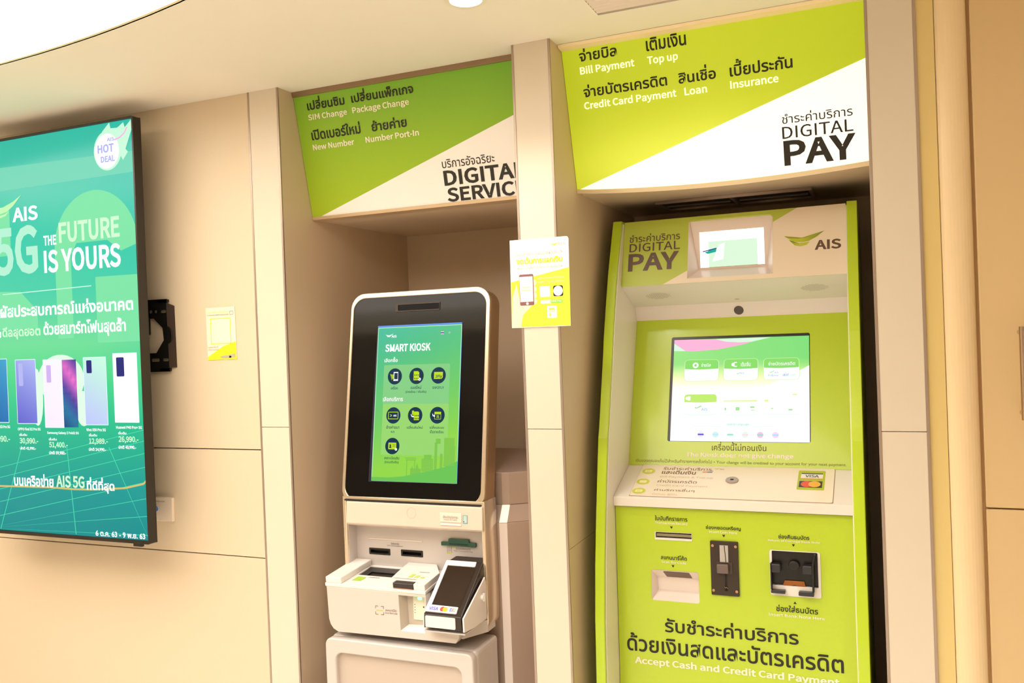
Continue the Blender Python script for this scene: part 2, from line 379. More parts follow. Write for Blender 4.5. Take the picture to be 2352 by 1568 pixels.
prism_x('bottom_trim', [(.155, 1.9745), (.160, 1.966), (.214, 1.9655), (.214, 1.985), (.18, 1.985)], -1.761, -.948, mat('sign_trim', (214, 186, 150), rough=.35, metal=.3), s)
prism_x('top_trim', [(.070, 2.3745), (.074, 2.359), (.12, 2.361), (.12, 2.3745)], -1.761, -.948, mat('top_trim_brown', (150, 124, 96), rough=.4, metal=.4), s)
# right sign, back-lit
s = empty('backlit_sign', (-.425, .14, 2.17), 'back-lit yellow-green and white bill payment sign over the lime kiosk', 'sign')
sag = [(i / 24 * .811, -.021 * math.sin(math.pi * min(1, (i / 24) * .93)) ** .8 if i else 0.0) for i in range(25)]
sag = [(u, max(-.021, v_)) for u, v_ in sag]
out = [(u, v_) for u, v_ in sag] + [(.811, .3955), (.001, .3955)]
slab('sign_box', SR, [(.001, .004), (.81, .004), (.81, .39), (.001, .39)], -.045, -.001, mat('sign_body2', (214, 190, 150), rough=.5), s)
def sagv(u):
    t = u / .811 * 24; i = int(max(0, min(23, t))); return sag[i][1] + (sag[i + 1][1] - sag[i][1]) * (t - i)
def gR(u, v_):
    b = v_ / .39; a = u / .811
    g = math.exp(-((b - .12) ** 2) / .10) * math.exp(-((a - .42) ** 2) / .30)  # hot spot of the backlight, painted into the face colours
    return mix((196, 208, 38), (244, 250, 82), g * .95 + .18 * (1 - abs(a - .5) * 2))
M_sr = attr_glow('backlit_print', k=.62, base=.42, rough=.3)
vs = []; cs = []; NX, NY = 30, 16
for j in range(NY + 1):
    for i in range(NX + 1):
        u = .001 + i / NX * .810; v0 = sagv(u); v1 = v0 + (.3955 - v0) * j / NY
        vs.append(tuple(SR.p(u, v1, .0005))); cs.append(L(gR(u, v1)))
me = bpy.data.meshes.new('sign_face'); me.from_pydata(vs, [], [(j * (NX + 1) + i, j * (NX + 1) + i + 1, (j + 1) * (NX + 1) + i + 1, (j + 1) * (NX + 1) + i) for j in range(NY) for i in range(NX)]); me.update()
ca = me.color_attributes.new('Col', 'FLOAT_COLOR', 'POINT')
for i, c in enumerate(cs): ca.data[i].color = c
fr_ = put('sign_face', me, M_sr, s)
film('white_area', SR, [[(.012, sagv(.012) + .001)] + [(u, v_ + .001) for u, v_ in sag[1:-1]] + [(.8105, sagv(.811) + .001), (.8105, .2549)]], .0012, mat('backlit_white', (250, 244, 232), rough=.35, emit=.62, ergb=(255, 252, 246)), fr_)
letters(SR, [
  ('จ่ายบิล',0.0522,0.3594,0.1113,0.0350,'dark'), ('เติมเงิน',0.2480,0.3579,0.1115,0.0352,'dark'), ('Bill Payment',0.0504,0.3186,0.1604,0.0275,'pale'),
  ('Top up',0.2480,0.3176,0.0856,0.0258,'pale'), ('จ่ายบัตรเครดิต',0.0539,0.2594,0.2442,0.0350,'dark'), ('สินเชื่อ',0.3300,0.2585,0.1025,0.0412,'dark'),
  ('เบี้ยประกัน',0.4696,0.2571,0.1630,0.0438,'dark'), ('Credit Card Payment',0.0513,0.2205,0.2699,0.0270,'pale'), ('Loan',0.3439,0.2254,0.0617,0.0205,'pale'),
  ('Insurance',0.4686,0.2256,0.1263,0.0205,'pale'), ('ชำระค่าบริการ',0.5974,0.1155,0.1773,0.0270,'dark',.002), ('DIGITAL',0.5961,0.0755,0.1789,0.0325,'dark',.004), ('PAY',0.5972,0.0040,0.1825,0.0665,'dark',.026)], .002,
  dict(dark=mat('sign_ink', (34, 30, 22), rough=.5), pale=mat('sign_ink_pale', (255, 250, 224), rough=.4, emit=.6, ergb=(255, 250, 214))), fr_, off=.014)
vs = []
for i in range(25):
    u, v_ = sag[i]
    for (dv, dd) in ((.0, .003), (-.012, .0), (-.014, -.045), (.012, -.045)): vs.append(SR.p(u, v_ + dv, dd))
fs = [(0, 1, 2, 3), (99, 98, 97, 96)] + [(4 * i + a, 4 * i + (a + 1) % 4, 4 * i + 4 + (a + 1) % 4, 4 * i + 4 + a) for i in range(24) for a in range(4)]
put('bottom_trim', mesh('bottom_trim', vs, fs), mat('sign_trim2', (236, 214, 176), rough=.3, metal=.1), s)
prism_x('top_seal', [(.060, 2.3745), (.066, 2.366), (.092, 2.3635), (.118, 2.366), (.118, 2.3745)], -.8305, -.0205, mat('seal_cream', (255, 232, 190), rough=.5), s, bev=.002)

# ---------------------------------------------------------------- television
TV = F((0, -.152, 0), (0, -.152, 1))
X0, X1, Z0, Z1 = -3.035, -2.2240, .915, 2.3135
t = empty('television', (-2.62, -.11, .915), 'large portrait television showing a teal 5G phone advert on the left wall', 'television')
box('back_cover', X0 + .06, X1 - .06, -.119, -.085, Z0 + .10, Z1 - .12, M_black, t, bev=.01)
plate('bezel', TV, rr(X0, Z0, X1, Z1, .006), [[(X0 + .014, Z0 + .011), (X1 - .0065, Z0 + .0125), (X1 - .0065, Z1 - .0085), (X0 + .014, Z1 - .0085)]], -.026, .002, mat('tv_bezel', (28, 24, 20), rough=.3), t)
box('back_plate', X0 + .001, X1 - .001, -.1265, -.1195, Z0 + .001, Z1 - .001, M_black, t)
box('logo_tab', -2.30, -2.262, -.150, -.140, .9045, .9155, M_black, t, bev=.001)
sx0, sx1, sz0, sz1 = X0 + .014, X1 - .0060, Z0 + .012, Z1 - .008
def gT(a, b):
    c = ramp([(0, (18, 138, 140)), (.12, (26, 150, 146)), (.28, (40, 186, 138)), (.40, (80, 208, 136)), (.48, (110, 214, 150)), (.60, (72, 200, 164)), (.8, (50, 194, 168)), (1, (44, 182, 160))], b)
    return mix(c, (40, 176, 176), .35 * max(0, a - .7) if b > .4 else 0)
scr = grad('screen', TV, sx0, sz0, sx1, sz1, 16, 40, gT, -.002, attr_glow('tv_picture', 1.0, .05, .15), t)
TG = dict(GL)
TG['5g'] = glow('tv_5g', (176, 236, 208), 1.0); TG['mint'] = glow('tv_mint', (206, 250, 206), 1.0)
film('picture_shape', TV, [ell(-2.415, 1.90, .19, .19, n=30, t0=0, t1=180) + [(-2.605, 1.60), (-2.53, 1.60), (-2.53, 1.88), (-2.50, 1.92), (-2.36, 1.92), (-2.30, 1.88)],
     [(-2.4206, 1.8005), (-2.2290, 1.7987), (-2.2290, 1.58), (-2.4206, 1.58)], [(-3.0, 1.9), (-2.82, 1.9), (-2.82, 2.06), (-3.0, 2.06)],
     [(-3.0, 1.64), (-2.70, 1.64), (-2.70, 1.70), (-2.78, 1.77), (-2.87, 1.775), (-3.0, 1.775)]], -.0014, glow('tv_shape', (122, 224, 164), 1.0), scr)
film('light_band', TV, [[(-3.0, 2.215), (-2.2290, 2.2002), (-2.2290, 2.1322), (-3.0, 2.13)]], -.00165, glow('tv_band', (112, 210, 180), 1.0), scr)
gp = []
for k in range(9):
    z = 1.235 - .034 * k - .0022 * k * k
    gp += stroke([(-3.0, z - .10), (-2.2295, z + .055)], .0022)
for (a0, b0) in ((-2.805, -2.93), (-2.5854, -2.558), (-2.39, -2.20), (-3.0, -3.2)):
    gp += [[(max(-3.0, min(-2.2295, u)), z) for u, z in q] for q in stroke([(a0, 1.23), (b0, .93)], .0035)]
film('light_grid', TV, [[(u, max(.93, z)) for u, z in q] for q in gp], -.0013, glow('tv_grid', (70, 214, 170), 1.0), scr)
film('light_burst', TV, [ell(-2.60, 1.46, .11, .085, n=30), ell(-2.50, 1.36, .035, .06, n=20), ell(-2.72, 1.4, .03, .10, n=20)], -.00128, glow('tv_burst', (220, 255, 226), 1.0), scr)
arc = [(-3.0, 1.083), (-2.85, 1.085), (-2.6727, 1.0873), (-2.56, 1.0845), (-2.4756, 1.0862), (-2.3243, 1.096), (-2.2431, 1.1124), (-2.2296, 1.125)]
film('gold_arc', TV, stroke(arc, .006), -.0011, glow('tv_gold', (214, 190, 110), 1.0), scr)
film('divider', TV, stroke([(-2.87, 1.765), (-2.44, 1.772)], .003), -.0010, glow('tv_divider', (200, 255, 225), 1.0), scr)
# flame badge
films('badge', TV, [ell(-2.3415, 2.214, .062, .066, n=30), [(-2.39, 2.25), (-2.36, 2.28), (-2.3293, 2.3045), (-2.325, 2.285), (-2.295, 2.283), (-2.2678, 2.2975), (-2.262, 2.28), (-2.2330, 2.3030), (-2.233, 2.27), (-2.25, 2.235), (-2.262, 2.21), (-2.252, 2.20), (-2.275, 2.175), (-2.29, 2.20), (-2.31, 2.24)]], -.0009, glow('tv_badge', (196, 250, 214), 1.0), scr)
films('badge', TV, [ell(-2.345, 2.212, .055, .058, n=30)], -.0007, glow('tv_badge_core', (246, 255, 252), 1.0), scr)
films('badge', TV, stroke([(-2.31, 2.245), (-2.285, 2.25), (-2.265, 2.262), (-2.252, 2.28)], .005), -.0006, glow('tv_pink', (255, 170, 226), 1.0), scr)
# phones in the advert
def phone(q, cam_, f1, f2, cm):
    u0, z1, u1, z0 = q
    grad('phone_picture', TV, u0, z0, u1, z1, 4, 10, lambda a, b: mix(f1, f2, b * .8 + a * .2), -.0006, attr_glow('tv_picture', 1.0, .05, .15), scr)
    film('phone_picture', TV, stroke([(u0, z0), (u0, z1), (u1, z1), (u1, z0), (u0, z0)], .0022), -.0005, glow('tv_rim', (226, 250, 255), 1.0), scr)
    if cam_: film('phone_camera', TV, [rr(*cam_, .004)], -.0004, glow('tv_cam' + cm, dict(a=(40, 44, 120), b=(176, 180, 236), c=(206, 176, 236))[cm], 1.0), scr)
phone((-2.9290, 1.537, -2.8640, 1.3115), None, (20, 100, 170), (60, 160, 200), 'a')
phone((-2.8200, 1.532, -2.7205, 1.308), (-2.806, 1.44, -2.784, 1.52), (92, 96, 200), (170, 180, 236), 'b')
phone((-2.6830, 1.529, -2.5930, 1.295), (-2.668, 1.45, -2.646, 1.51), (246, 226, 250), (240, 236, 255), 'c')
grad('phone_picture', TV, -2.5925, 1.296, -2.5250, 1.527, 4, 10, lambda a, b: ramp([(0, (24, 60, 120)), (.25, (30, 120, 160)), (.5, (70, 60, 150)), (.75, (236, 110, 200)), (1, (70, 60, 150))], b * .8 + a * .25), -.0005, attr_glow('tv_picture', 1.0, .05, .15), scr)
phone((-2.4910, 1.532, -2.3880, 1.305), (-2.4772, 1.479, -2.453, 1.5225), (182, 190, 244), (190, 244, 214), 'a')
phone((-2.3560, 1.542, -2.2503, 1.3139), (-2.3412, 1.4655, -2.3070, 1.5290), (255, 255, 255), (255, 255, 255), 'a')
sa, sb = swoosh(-2.945, 2.035, .19)
film('wing_mark', TV, [sa, sb], -.0006, glow('tv_wing', (190, 240, 176), 1.0), scr)
letters(TV, [
  ('AIS',-2.8041,2.0148,0.1261,0.0509,'white',.03), ('5G',-2.9068,1.8302,0.2219,0.1704,'5g',.03), ('THE',-2.6554,1.9220,0.0615,0.0339,'white',.03), ('FUTURE',-2.5804,1.9249,0.2785,0.0700,'mint',.03),
  ('IS YOURS',-2.6571,1.8268,0.3553,0.0792,'white',.04), ('ผัสประสบการณ์แห่งอนาคต',-2.8858,1.6825,0.6299,0.0480,'white'), ('บ',-2.903,1.6120,0.018,0.022,'white'), ('ดีลสุดฮอต',-2.8791,1.6040,0.1906,0.0450,'mint'), ('ด้วยสมาร์ทโฟนสุดล้ำ',-2.6736,1.6015,0.3820,0.0592,'white'),
  ('Huawei P40 Pro+ 5G',-2.3530,1.2925,0.1137,0.0100,'white'), ('Vivo X50 Pro 5G',-2.4892,1.2834,0.0893,0.0100,'white'), ('Samsung Galaxy Z Fold2 5G',-2.6759,1.2703,0.1510,0.0110,'white'),
  ('OPPO Find X2 Pro 5G',-2.8206,1.2838,0.1129,0.0100,'white'), ('X3 Pro 5G',-2.9111,1.2910,0.0514,0.0100,'white'),
  ('26,990.-',-2.3444,1.2441,0.0881,0.0238,'mint'), ('12,989.-',-2.4786,1.2368,0.0860,0.0230,'mint'), ('51,400.-',-2.6689,1.2218,0.0896,0.0233,'mint'), ('30,990.-',-2.8142,1.2333,0.0930,0.0241,'mint'), ('990.-',-2.9267,1.2425,0.0642,0.0215,'mint'),
  ('ปกติ 40,990.-',-2.3455,1.2243,0.0773,0.0137,'white'), ('ปกติ 24,990.-',-2.4814,1.2154,0.0794,0.0129,'white'), ('ปกติ 59,900.-',-2.6702,1.2002,0.0817,0.0137,'white'), ('ปกติ 42,990.-',-2.8136,1.2145,0.0798,0.0123,'white'),
  ('เริ่มต้น',-2.3442,1.2742,0.0355,0.0108,'white'), ('เริ่มต้น',-2.4785,1.2662,0.0375,0.0105,'white'), ('เริ่มต้น',-2.6688,1.2504,0.0378,0.0102,'white'), ('เริ่มต้น',-2.8140,1.2646,0.0384,0.0104,'white'),
  ('บนเครือข่าย',-2.8507,1.0870,0.1958,0.0450,'white'), ('AIS 5G',-2.6419,1.0889,0.1340,0.0415,'mint',.03), ('ที่ดีที่สุด',-2.4975,1.0750,0.1260,0.0530,'white'),
  ('6 ต.ค. 63 - 9 พ.ย. 63',-2.4657,0.9305,0.2217,0.0190,'white')], -.0002, TG, scr, off=.02)
TG2 = dict(v=glow('tv_violet', (170, 170, 240), 1.0))
letters(TV, [('AIS',-2.342,2.243,.032,.012,'v',.02), ('HOT',-2.385,2.207,.072,.028,'v',.02), ('DEAL',-2.372,2.176,.062,.020,'v',.02)], -.0001, TG2, scr)

# wall bracket behind the television
b = empty('wall_bracket', (-2.35, 0, 1.6), 'black slotted steel wall bracket sticking out behind the television', 'bracket')
WB = F((0, -.012, 0), (0, -.012, 1))
hs = [[(-2.42, 1.6573), (-2.3115, 1.6567), (-2.2732, 1.6235), (-2.2693, 1.5813), (-2.3053, 1.5377), (-2.42, 1.5372)]]
for (u0, v0, u1, v1) in ((-2.366, 1.6751, -2.3454, 1.6849), (-2.3307, 1.6748, -2.3161, 1.6860), (-2.3072, 1.6750, -2.2945, 1.6850), (-2.2796, 1.6746, -2.2540, 1.6843), (-2.37, 1.5094, -2.3431, 1.5181), (-2.3299, 1.5082, -2.2917, 1.5190), (-2.2792, 1.5090, -2.2510, 1.5190)):
    hs.append(rr(u0, v0, u1, v1, min(.0045, (u1 - u0) / 2.2)))
plate('plate', WB, [(-2.6, 1.473), (-2.247, 1.473), (-2.250, 1.7217), (-2.6, 1.7217)], hs, -.003, .0, M_blackm, b)
prism('flange', [(-2.247, -.012, 1.4860), (-2.250, -.012, 1.708), (-2.2275, .0, 1.697), (-2.2258, .0, 1.487)], (0, -.0025, 0), mat('bracket_brown', (54, 38, 28), rough=.4, metal=.3), b)
box('spacer', -2.29, -2.25, -.012, -.001, 1.475, 1.484, M_blackm, b); box('spacer', -2.29, -2.25, -.012, -.001, 1.711, 1.72, M_blackm, b)
slab('tab', WB, ell(-2.250, 1.598, .018, .030, n=24, t0=-90, t1=90), -.001, .003, M_black, b)
box('arm', -2.60, -2.32, -.085, -.0155, 1.60, 1.66, M_blackm, b, bev=.004)

# wall socket
o = empty('wall_socket', (-2.31, 0, 1.0), 'white wall socket plate with a blue plug, low behind the television', 'socket')
box('plate', -2.372, -2.262, -.012, -.0002, .9580, 1.0398, mat('socket_white', (240, 222, 200), rough=.35), o, bev=.002)
box('module', -2.349, -2.3260, -.0135, -.0115, .9780, 1.0185, mat('module_white', (232, 212, 190), rough=.35), o, bev=.0006)
cyl('plug', (-2.3330, -.0133, 1.000), (0, -1, 0), .0085, .008, mat('plug_blue', (52, 110, 200), rough=.4), o)
letters(F((0, -.0125, 0), (0, -.0125, 1)), [('DATA / DIGITAL POSTER', -2.352, 1.0235, .058, .005, 'grey')], .0, INK, o)

# small sticker card
o = empty('leaflet_card', (-2.03, 0, 1.6), 'small white and lime leaflet taped to the left wall beside the bracket', 'leaflet')
prism('card', [(-2.0888, -.0006, 1.5070), (-1.9665, -.0006, 1.5082), (-1.9687, -.0006, 1.6825), (-2.0905, -.0006, 1.6825)], (0, -.0012, 0), mat('card_white', (250, 236, 208), rough=.5), o)
WC = F((0, -.0018, 0), (0, -.0018, 1))
film('print_lime', WC, [[(-2.0886, 1.5074), (-1.9668, 1.5086), (-1.9690, 1.5673), (-2.0241, 1.5518), (-2.0884, 1.5178)]] + stroke([(-2.0712, 1.6454), (-1.9892, 1.6449), (-1.9882, 1.5618), (-2.0715, 1.5614), (-2.0712, 1.6454)], .0028), .0003, mat('print_lime', (222, 228, 36), rough=.5), o)
film('print_shadow', WC, [ell(-2.012, 1.517, .024, .005, n=18), [(-1.998, 1.513), (-1.973, 1.515), (-1.973, 1.528), (-1.998, 1.524)]], .0006, mat('print_grey', (186, 176, 150), rough=.5), o)
letters(WC, [('สแกนเพื่อรับสิทธิพิเศษ', -2.0862, 1.6640, .0935, .0075, 'lime'), ('ดาวน์โหลดแอปพลิเคชันผ่านมือถือ', -2.0865, 1.6553, .093, .0055, 'grey'), ('แสดงโค้ดนี้', -2.085, 1.5480, .042, .0065, 'pinkr'), ('ที่เคาน์เตอร์', -2.084, 1.5395, .043, .0062, 'pinkr')], .0005,
        dict(lime=INK['lime'], grey=INK['grey'], pinkr=mat('ink_pinkr', (238, 90, 100), rough=.5)), o, off=.0)
film('print_icon', WC, stroke([(-1.9887, 1.668), (-1.9757, 1.668), (-1.9757, 1.6564), (-1.9887, 1.6564), (-1.9887, 1.668)], .0011), .0005, INK['grey'], o)

# poster on the middle pillar
o = empty('poster', (-.885, -.003, 1.7), 'white and lime notice with a phone drawing, taped across the middle pillar', 'poster')
WP = F((0, -.0030, 0), (0, -.0030, 1))
slab('sheet', WP, [(-.9763, 1.5724)] + [(-.9763 + .1777 * i / 8, 1.572 + .0005 * (i % 2)) for i in range(1, 8)] + [(-.7990, 1.5725), (-.7962, 1.815), (-.7990, 1.8205), (-.8050, 1.8215), (-.9733, 1.822)], -.0012, .0, mat('sheet_white', (252, 248, 244), rough=.5), o)
ly = mat('poster_lime', (238, 244, 60), rough=.5)
film('print_lime', WP, [[(-.9760, 1.574), (-.7988, 1.574), (-.7966, 1.7352), (-.9738, 1.7027)]], .0003, ly, o)
hand = [(-.9758, 1.5743), (-.9474, 1.5743), (-.9398, 1.6089), (-.9123, 1.6331), (-.9439, 1.6346), (-.9509, 1.6625), (-.9567, 1.697), (-.9706, 1.6597)]
film('print_hand', WP, [hand] + [ell(-.902, z, .006, .0085, n=14) for z in (1.698, 1.680, 1.662, 1.645)], .0006, mat('print_hand', (252, 232, 196), rough=.5), o)
film('print_phone', WP, [rr(-.9480, 1.6349, -.9046, 1.7229, .004)], .0008, mat('print_phone', (136, 90, 92), rough=.5), o)
film('print_screen', WP, [[(-.9465, 1.6452), (-.9072, 1.6452), (-.9070, 1.7164), (-.9470, 1.7164)], ell(-.9255, 1.6400, .004, n=16)], .0010, INK['white'], o)
films('print_white', WP, [rr(-.8865, 1.6560, -.8560, 1.6865, .001), rr(-.8858, 1.6372, -.8500, 1.6475, .005), rr(-.8667, 1.5963, -.8378, 1.6307, .003)], .0006, INK['white'], o)
film('print_app', WP, [rr(-.8465, 1.6564, -.8172, 1.6862, .005)], .0007, mat('print_black', (30, 26, 26), rough=.5), o)
film('print_app', WP, [ell(-.8318, 1.6713, .0140, n=26)], .0010, INK['white'], o)
film('print_pill', WP, [rr(-.8560, 1.6372, -.8190, 1.6475, .005)], .0008, mat('print_green', (150, 240, 90), rough=.5), o)
film('print_block', WP, [[(-.8615, 1.6150), (-.844, 1.6150), (-.844, 1.6165), (-.8615, 1.6165)], [(-.860, 1.601), (-.8565, 1.601), (-.8565, 1.6105), (-.860, 1.6105)], [(-.861, 1.619), (-.845, 1.619), (-.845, 1.6245), (-.861, 1.6245)]], .0010, ly, o)
sa, sb = swoosh(-.8480, 1.7985, .0235)
film('wing_mark', WP, [sa, sb], .0006, INK['lime'], o)
letters(WP, [('AIS',-0.8295,1.7987,0.0241,0.0077,'pink'), ('ในช่วงการระบาดของไวรัสโควิด-19',-0.9554,1.7755,0.1393,0.0120,'pink'), ('งดเว้นการแลกเงิน',-0.9543,1.7520,0.1378,0.0190,'lime',.02), ('เพื่อลดความเสี่ยงการแพร่ระบาดของเชื้อไวรัส',-0.9539,1.7378,0.1374,0.0100,'pink'),
  ('อยู่บ้านปลอดภัย ไม่ต้องต่อแถว',-0.8911,1.7050,0.0796,0.0080,'pink'), ('จ่ายบิลผ่าน App ได้ง่ายๆ',-0.8916,1.6940,0.0796,0.0085,'pink'), ('LINE Pay',-0.8527,1.6399,0.0303,0.0058,'white'), ('Mobile',-0.9377,1.6844,0.0214,0.0044,'lime'), ('Banking',-0.9408,1.6751,0.0271,0.0048,'lime')], .0012, INK, o, off=.008)

# ---------------------------------------------------------------- black screen kiosk (left niche)
kx0, kx1 = -1.6035, -1.1055
K = empty('service_kiosk', (-1.354, .05, 0), 'silver service kiosk with a tall black touch screen in the left niche', 'kiosk')
HD = F((-1.603, .046, 1.058), (-1.603, .142, 1.655))
slab('screen_housing', HD, rr(-.004, -.03, .4965, .656, .05, n=8), -.075, -.004, mat('housing_bronze', (176, 146, 112), rough=.3, metal=.55), K, bev=.008, seg=3)
plate('screen_rim', HD, rr(-.005, -.022, .4972, .657, .05, n=8), [rr(.0055, -.0055, .4835, .6405, .042, n=8)], -.006, .004, M_rim, K, bev=.002)
gp_ = slab('black_glass', HD, rr(.005, -.006, .484, .641, .042, n=8), -.005, .0005, M_glass, K)
plate('camera_window', HD, rr(.1617, .590, .3230, .6170, .003), [rr(.1722, .5935, .3215, .6125, .002)], .0005, .003, mat('camera_surround', (62, 48, 42), rough=.4, spec=.3), K)
film('camera_lens', HD, [rr(.1722, .5935, .3215, .6125, .002)], .0009, mat('lens_black', (8, 6, 6), rough=.3, spec=.1), K)
def gH(a, b):
    return ramp([(0, (146, 208, 70)), (.25, (140, 206, 74)), (.5, (110, 196, 100)), (.8, (82, 186, 130)), (1, (68, 182, 152))], b * .82 + (1 - a) * .2)
du0, du1, dv0, dv1 = .1010, .4030, .0535, .5415
dsp = grad('display', HD, du0, dv0, du1, dv1, 10, 24, gH, .0012, attr_glow('kiosk_picture', 1.0, .05, .12), K)
plate('display_edge', HD, [(du0 - .010, dv0 - .003), (du1 + .0012, dv0 - .0012), (du1 + .0012, dv1 + .006), (du0 - .002, dv1 + .006)], [[(du0, dv0), (du1, dv0), (du1, dv1), (du0, dv1)]], .0004, .0022, mat('display_edge', (40, 42, 60), rough=.3, spec=.2), K)
film('display_top_edge', HD, [[(du0 - .001, dv1 + .0005), (du1 + .0008, dv1 + .0005), (du1 + .0002, dv1 + .0055), (du0, dv1 + .0055)], [(du1 + .0002, dv0), (du1 + .0012, dv0), (du1 + .0012, dv1), (du1 + .0002, dv1)]], .0024, mat('edge_blue', (20, 60, 130), rough=.3, emit=.8, ergb=(50, 130, 220)), K)
film('edge_glow', HD, stroke([(du0 + .001, dv0 + .001), (du1 - .001, dv0 + .001), (du1 - .001, dv1 - .001), (du0 + .001, dv1 - .001), (du0 + .001, dv0 + .001)], .0028), .0014, glow('screen_glow', (178, 236, 186), 1.0), dsp)
films('picture_box', HD, [rr(.1294, .295, .366, .4195, .004)], .0015, glow('kiosk_box', (132, 206, 132), .95), dsp)
films('picture_box', HD, [rr(.1313, .135, .3663, .2955, .004)], .0015, glow('kiosk_box2', (152, 214, 112), .95), dsp)
hill = [(.1015, .0540), (.4025, .0540), (.4025, .121), (.3579, .1016), (.2981, .0869), (.2166, .0705), (.1645, .0654), (.1015, .0657)]
film('picture_hill', HD, [hill], .0017, glow('kiosk_hill', (104, 192, 84), 1.0), dsp)
bl = []
for (u0, v0, u1, v1) in ((.279, .086, .319, .126), (.287, .126, .313, .138), (.355, .104, .3905, .190), (.3905, .104, .393, .166), (.3227, .088, .332, .176), (.3425, .088, .351, .142), (.3263, .172, .3424, .188), (.3235, .06, .351, .095), (.2255, .072, .2285, .120), (.2530, .075, .2560, .120), (.2225, .1195, .2590, .1235), (.2201, .1255, .2594, .1285), (.24, .074, .277, .095)):
    bl.append([(u0, v0), (u1, v0), (u1, v1), (u0, v1)])
bl += [[(.258, .095), (.270, .095), (.2632, .1127)], [(.240, .085), (.252, .085), (.246, .104)]]
film('picture_skyline', HD, bl, .0016, glow('kiosk_skyline', (122, 192, 76), 1.0), dsp)
film('picture_skyline', HD, [q for k in range(9) for q in stroke([(.356 + .0042 * k, .106), (.356 + .0042 * k, .188)], .0008)] + [q for k in range(8) for q in stroke([(.28, .09 + .0045 * k), (.318, .09 + .0045 * k)], .0008)], .0018, glow('kiosk_skyline2', (146, 206, 78), 1.0), dsp)
circ = [(.1708, .3825), (.2492, .3828), (.3269, .3832), (.1716, .2590), (.2499, .2593), (.3279, .2597), (.1726, .1631)]
films('icon_disc', HD, [ell(u, v_, .0258, n=32) for u, v_ in circ], .0019, GL['navy'], dsp)
lime_p = []
u, v_ = circ[0]; cart = [(.1532, .3915), (.1560, .389), (.1707, .3881), (.1698, .376), (.1590, .376)]
lime_p += [cart, ell(.161, .3738, .0018, n=10), ell(.1685, .3738, .0018, n=10)]
lime_p += [[(.2390, .3690), (.2590, .3690), (.2590, .3935), (.2545, .3980), (.2390, .3980)], [(.3115, .3722), (.338, .3722), (.3425, .377), (.3425, .394), (.3115, .394)]]
lime_p += stroke([(.1545, .2695), (.1878, .2695), (.1888, .268), (.1888, .2493), (.1878, .248), (.1545, .248), (.1535, .2493), (.1535, .268), (.1545, .2695)], .0020) + stroke([(.160, .262), (.1665, .2587), (.160, .2555)], .0018)
lime_p += [[(.2460, .2444), (.2640, .2444), (.2640, .268), (.2605, .2712), (.2460, .2712)], [(.2385, .262), (.2455, .260), (.2455, .274), (.2385, .274)]]
lime_p += [[(.3180, .2625), (.3410, .2625), (.3410, .2703), (.3180, .2703)]] + stroke([(.319, .263), (.319, .2478), (.3405, .2478), (.3405, .263)], .0014)
lime_p += [rr(.1582, .1528, .1870, .1738, .002)]
for q in lime_p:
    if len(q) > 4 or abs(q[0][0] - q[2][0]) > .004: film('icon_shape', HD, [q], .0022, GL['lime'], dsp)
o = film('icon_outline', HD, [q for q in lime_p if not (len(q) > 4 or abs(q[0][0] - q[2][0]) > .004)], .0022, GL['lime'], dsp); o['kind'] = 'stuff'
nv = [(.2418 + .006 * i, .373 + .0055 * j) for i in range(3) for j in (0, 2)] + [(.2488 + .0055 * i, .2475 + .0048 * j) for i in range(3) for j in (0, 2)]
film('icon_detail', HD, [[(a, c), (a + .0035, c), (a + .0035, c + .003), (a, c + .003)] for a, c in nv] + [ell(.1655, .1655, .0030, n=14), [(.1612, .1572), (.1700, .1572), (.1680, .1625), (.1635, .1625)]] + stroke([(.174, .1665), (.183, .1665)], .0012) + stroke([(.174, .1620), (.183, .1620)], .0012)
     + [q for k in range(3) for q in stroke([(.158 + .0036 * k, .388), (.160 + .0036 * k, .377)], .0006)] + stroke([(.156, .3845), (.170, .384)], .0006) + stroke([(.158, .3805), (.1695, .380)], .0006), .0024, GL['navy'], dsp)
film('icon_detail', HD, [[(.1665, .3683), (.1828, .3683), (.1828, .3965), (.1665, .3965)], ell(.2607, .3724, .0048, n=18), ell(.1864, .1530, .0042, n=18), [(.2345, .2625), (.2365, .2625), (.2395, .2570), (.2420, .2570), (.2420, .2595), (.2465, .2555), (.2420, .2520), (.2420, .2545), (.2375, .2545)], [(.3105, .2645), (.3122, .2645), (.3145, .2590), (.3165, .2590), (.3165, .2615), (.3215, .2575), (.3165, .2540), (.3165, .2565), (.3120, .2570)]], .0023, GL['white'], dsp)
film('icon_detail', HD, [[(.1690, .3735), (.1815, .3735), (.1815, .3935), (.1690, .3935)], ell(.1755, .3708, .0012, n=10)] + stroke([(.2580, .3724), (.2634, .3724)], .0011) + stroke([(.2607, .3697), (.2607, .3751)], .0011) + stroke([(.1845, .1532), (.1858, .1516), (.1884, .1546)], .0010), .0025, GL['navy'], dsp)
fl = ell(.3352, .5165, .0060, n=32)
def band(lo, hi): return [(.3352 + max(-1, min(1, (a - .3352) / .006)) * .006, max(lo, min(hi, c))) for a, c in fl]
film('flag_icon', HD, [fl], .0018, GL['white'], dsp)
film('flag_icon', HD, [band(.5145, .5185)], .0020, glow('flag_blue', (30, 40, 150), 1.0), dsp)
film('flag_icon', HD, [band(.5205, .53), band(.50, .5125)], .0020, GL['red'], dsp)
film('flag_icon', HD, stroke([(.3565, .5166), (.3640, .5166)], .0028) + stroke([(.3602, .5128), (.3602, .5204)], .0028), .0020, glow('flag_grey', (150, 200, 170), 1.0), dsp)
sa, sb = swoosh(.1308, .5097, .0290)
film('wing_mark', HD, [sa, sb], .0020, GL['white'], dsp)
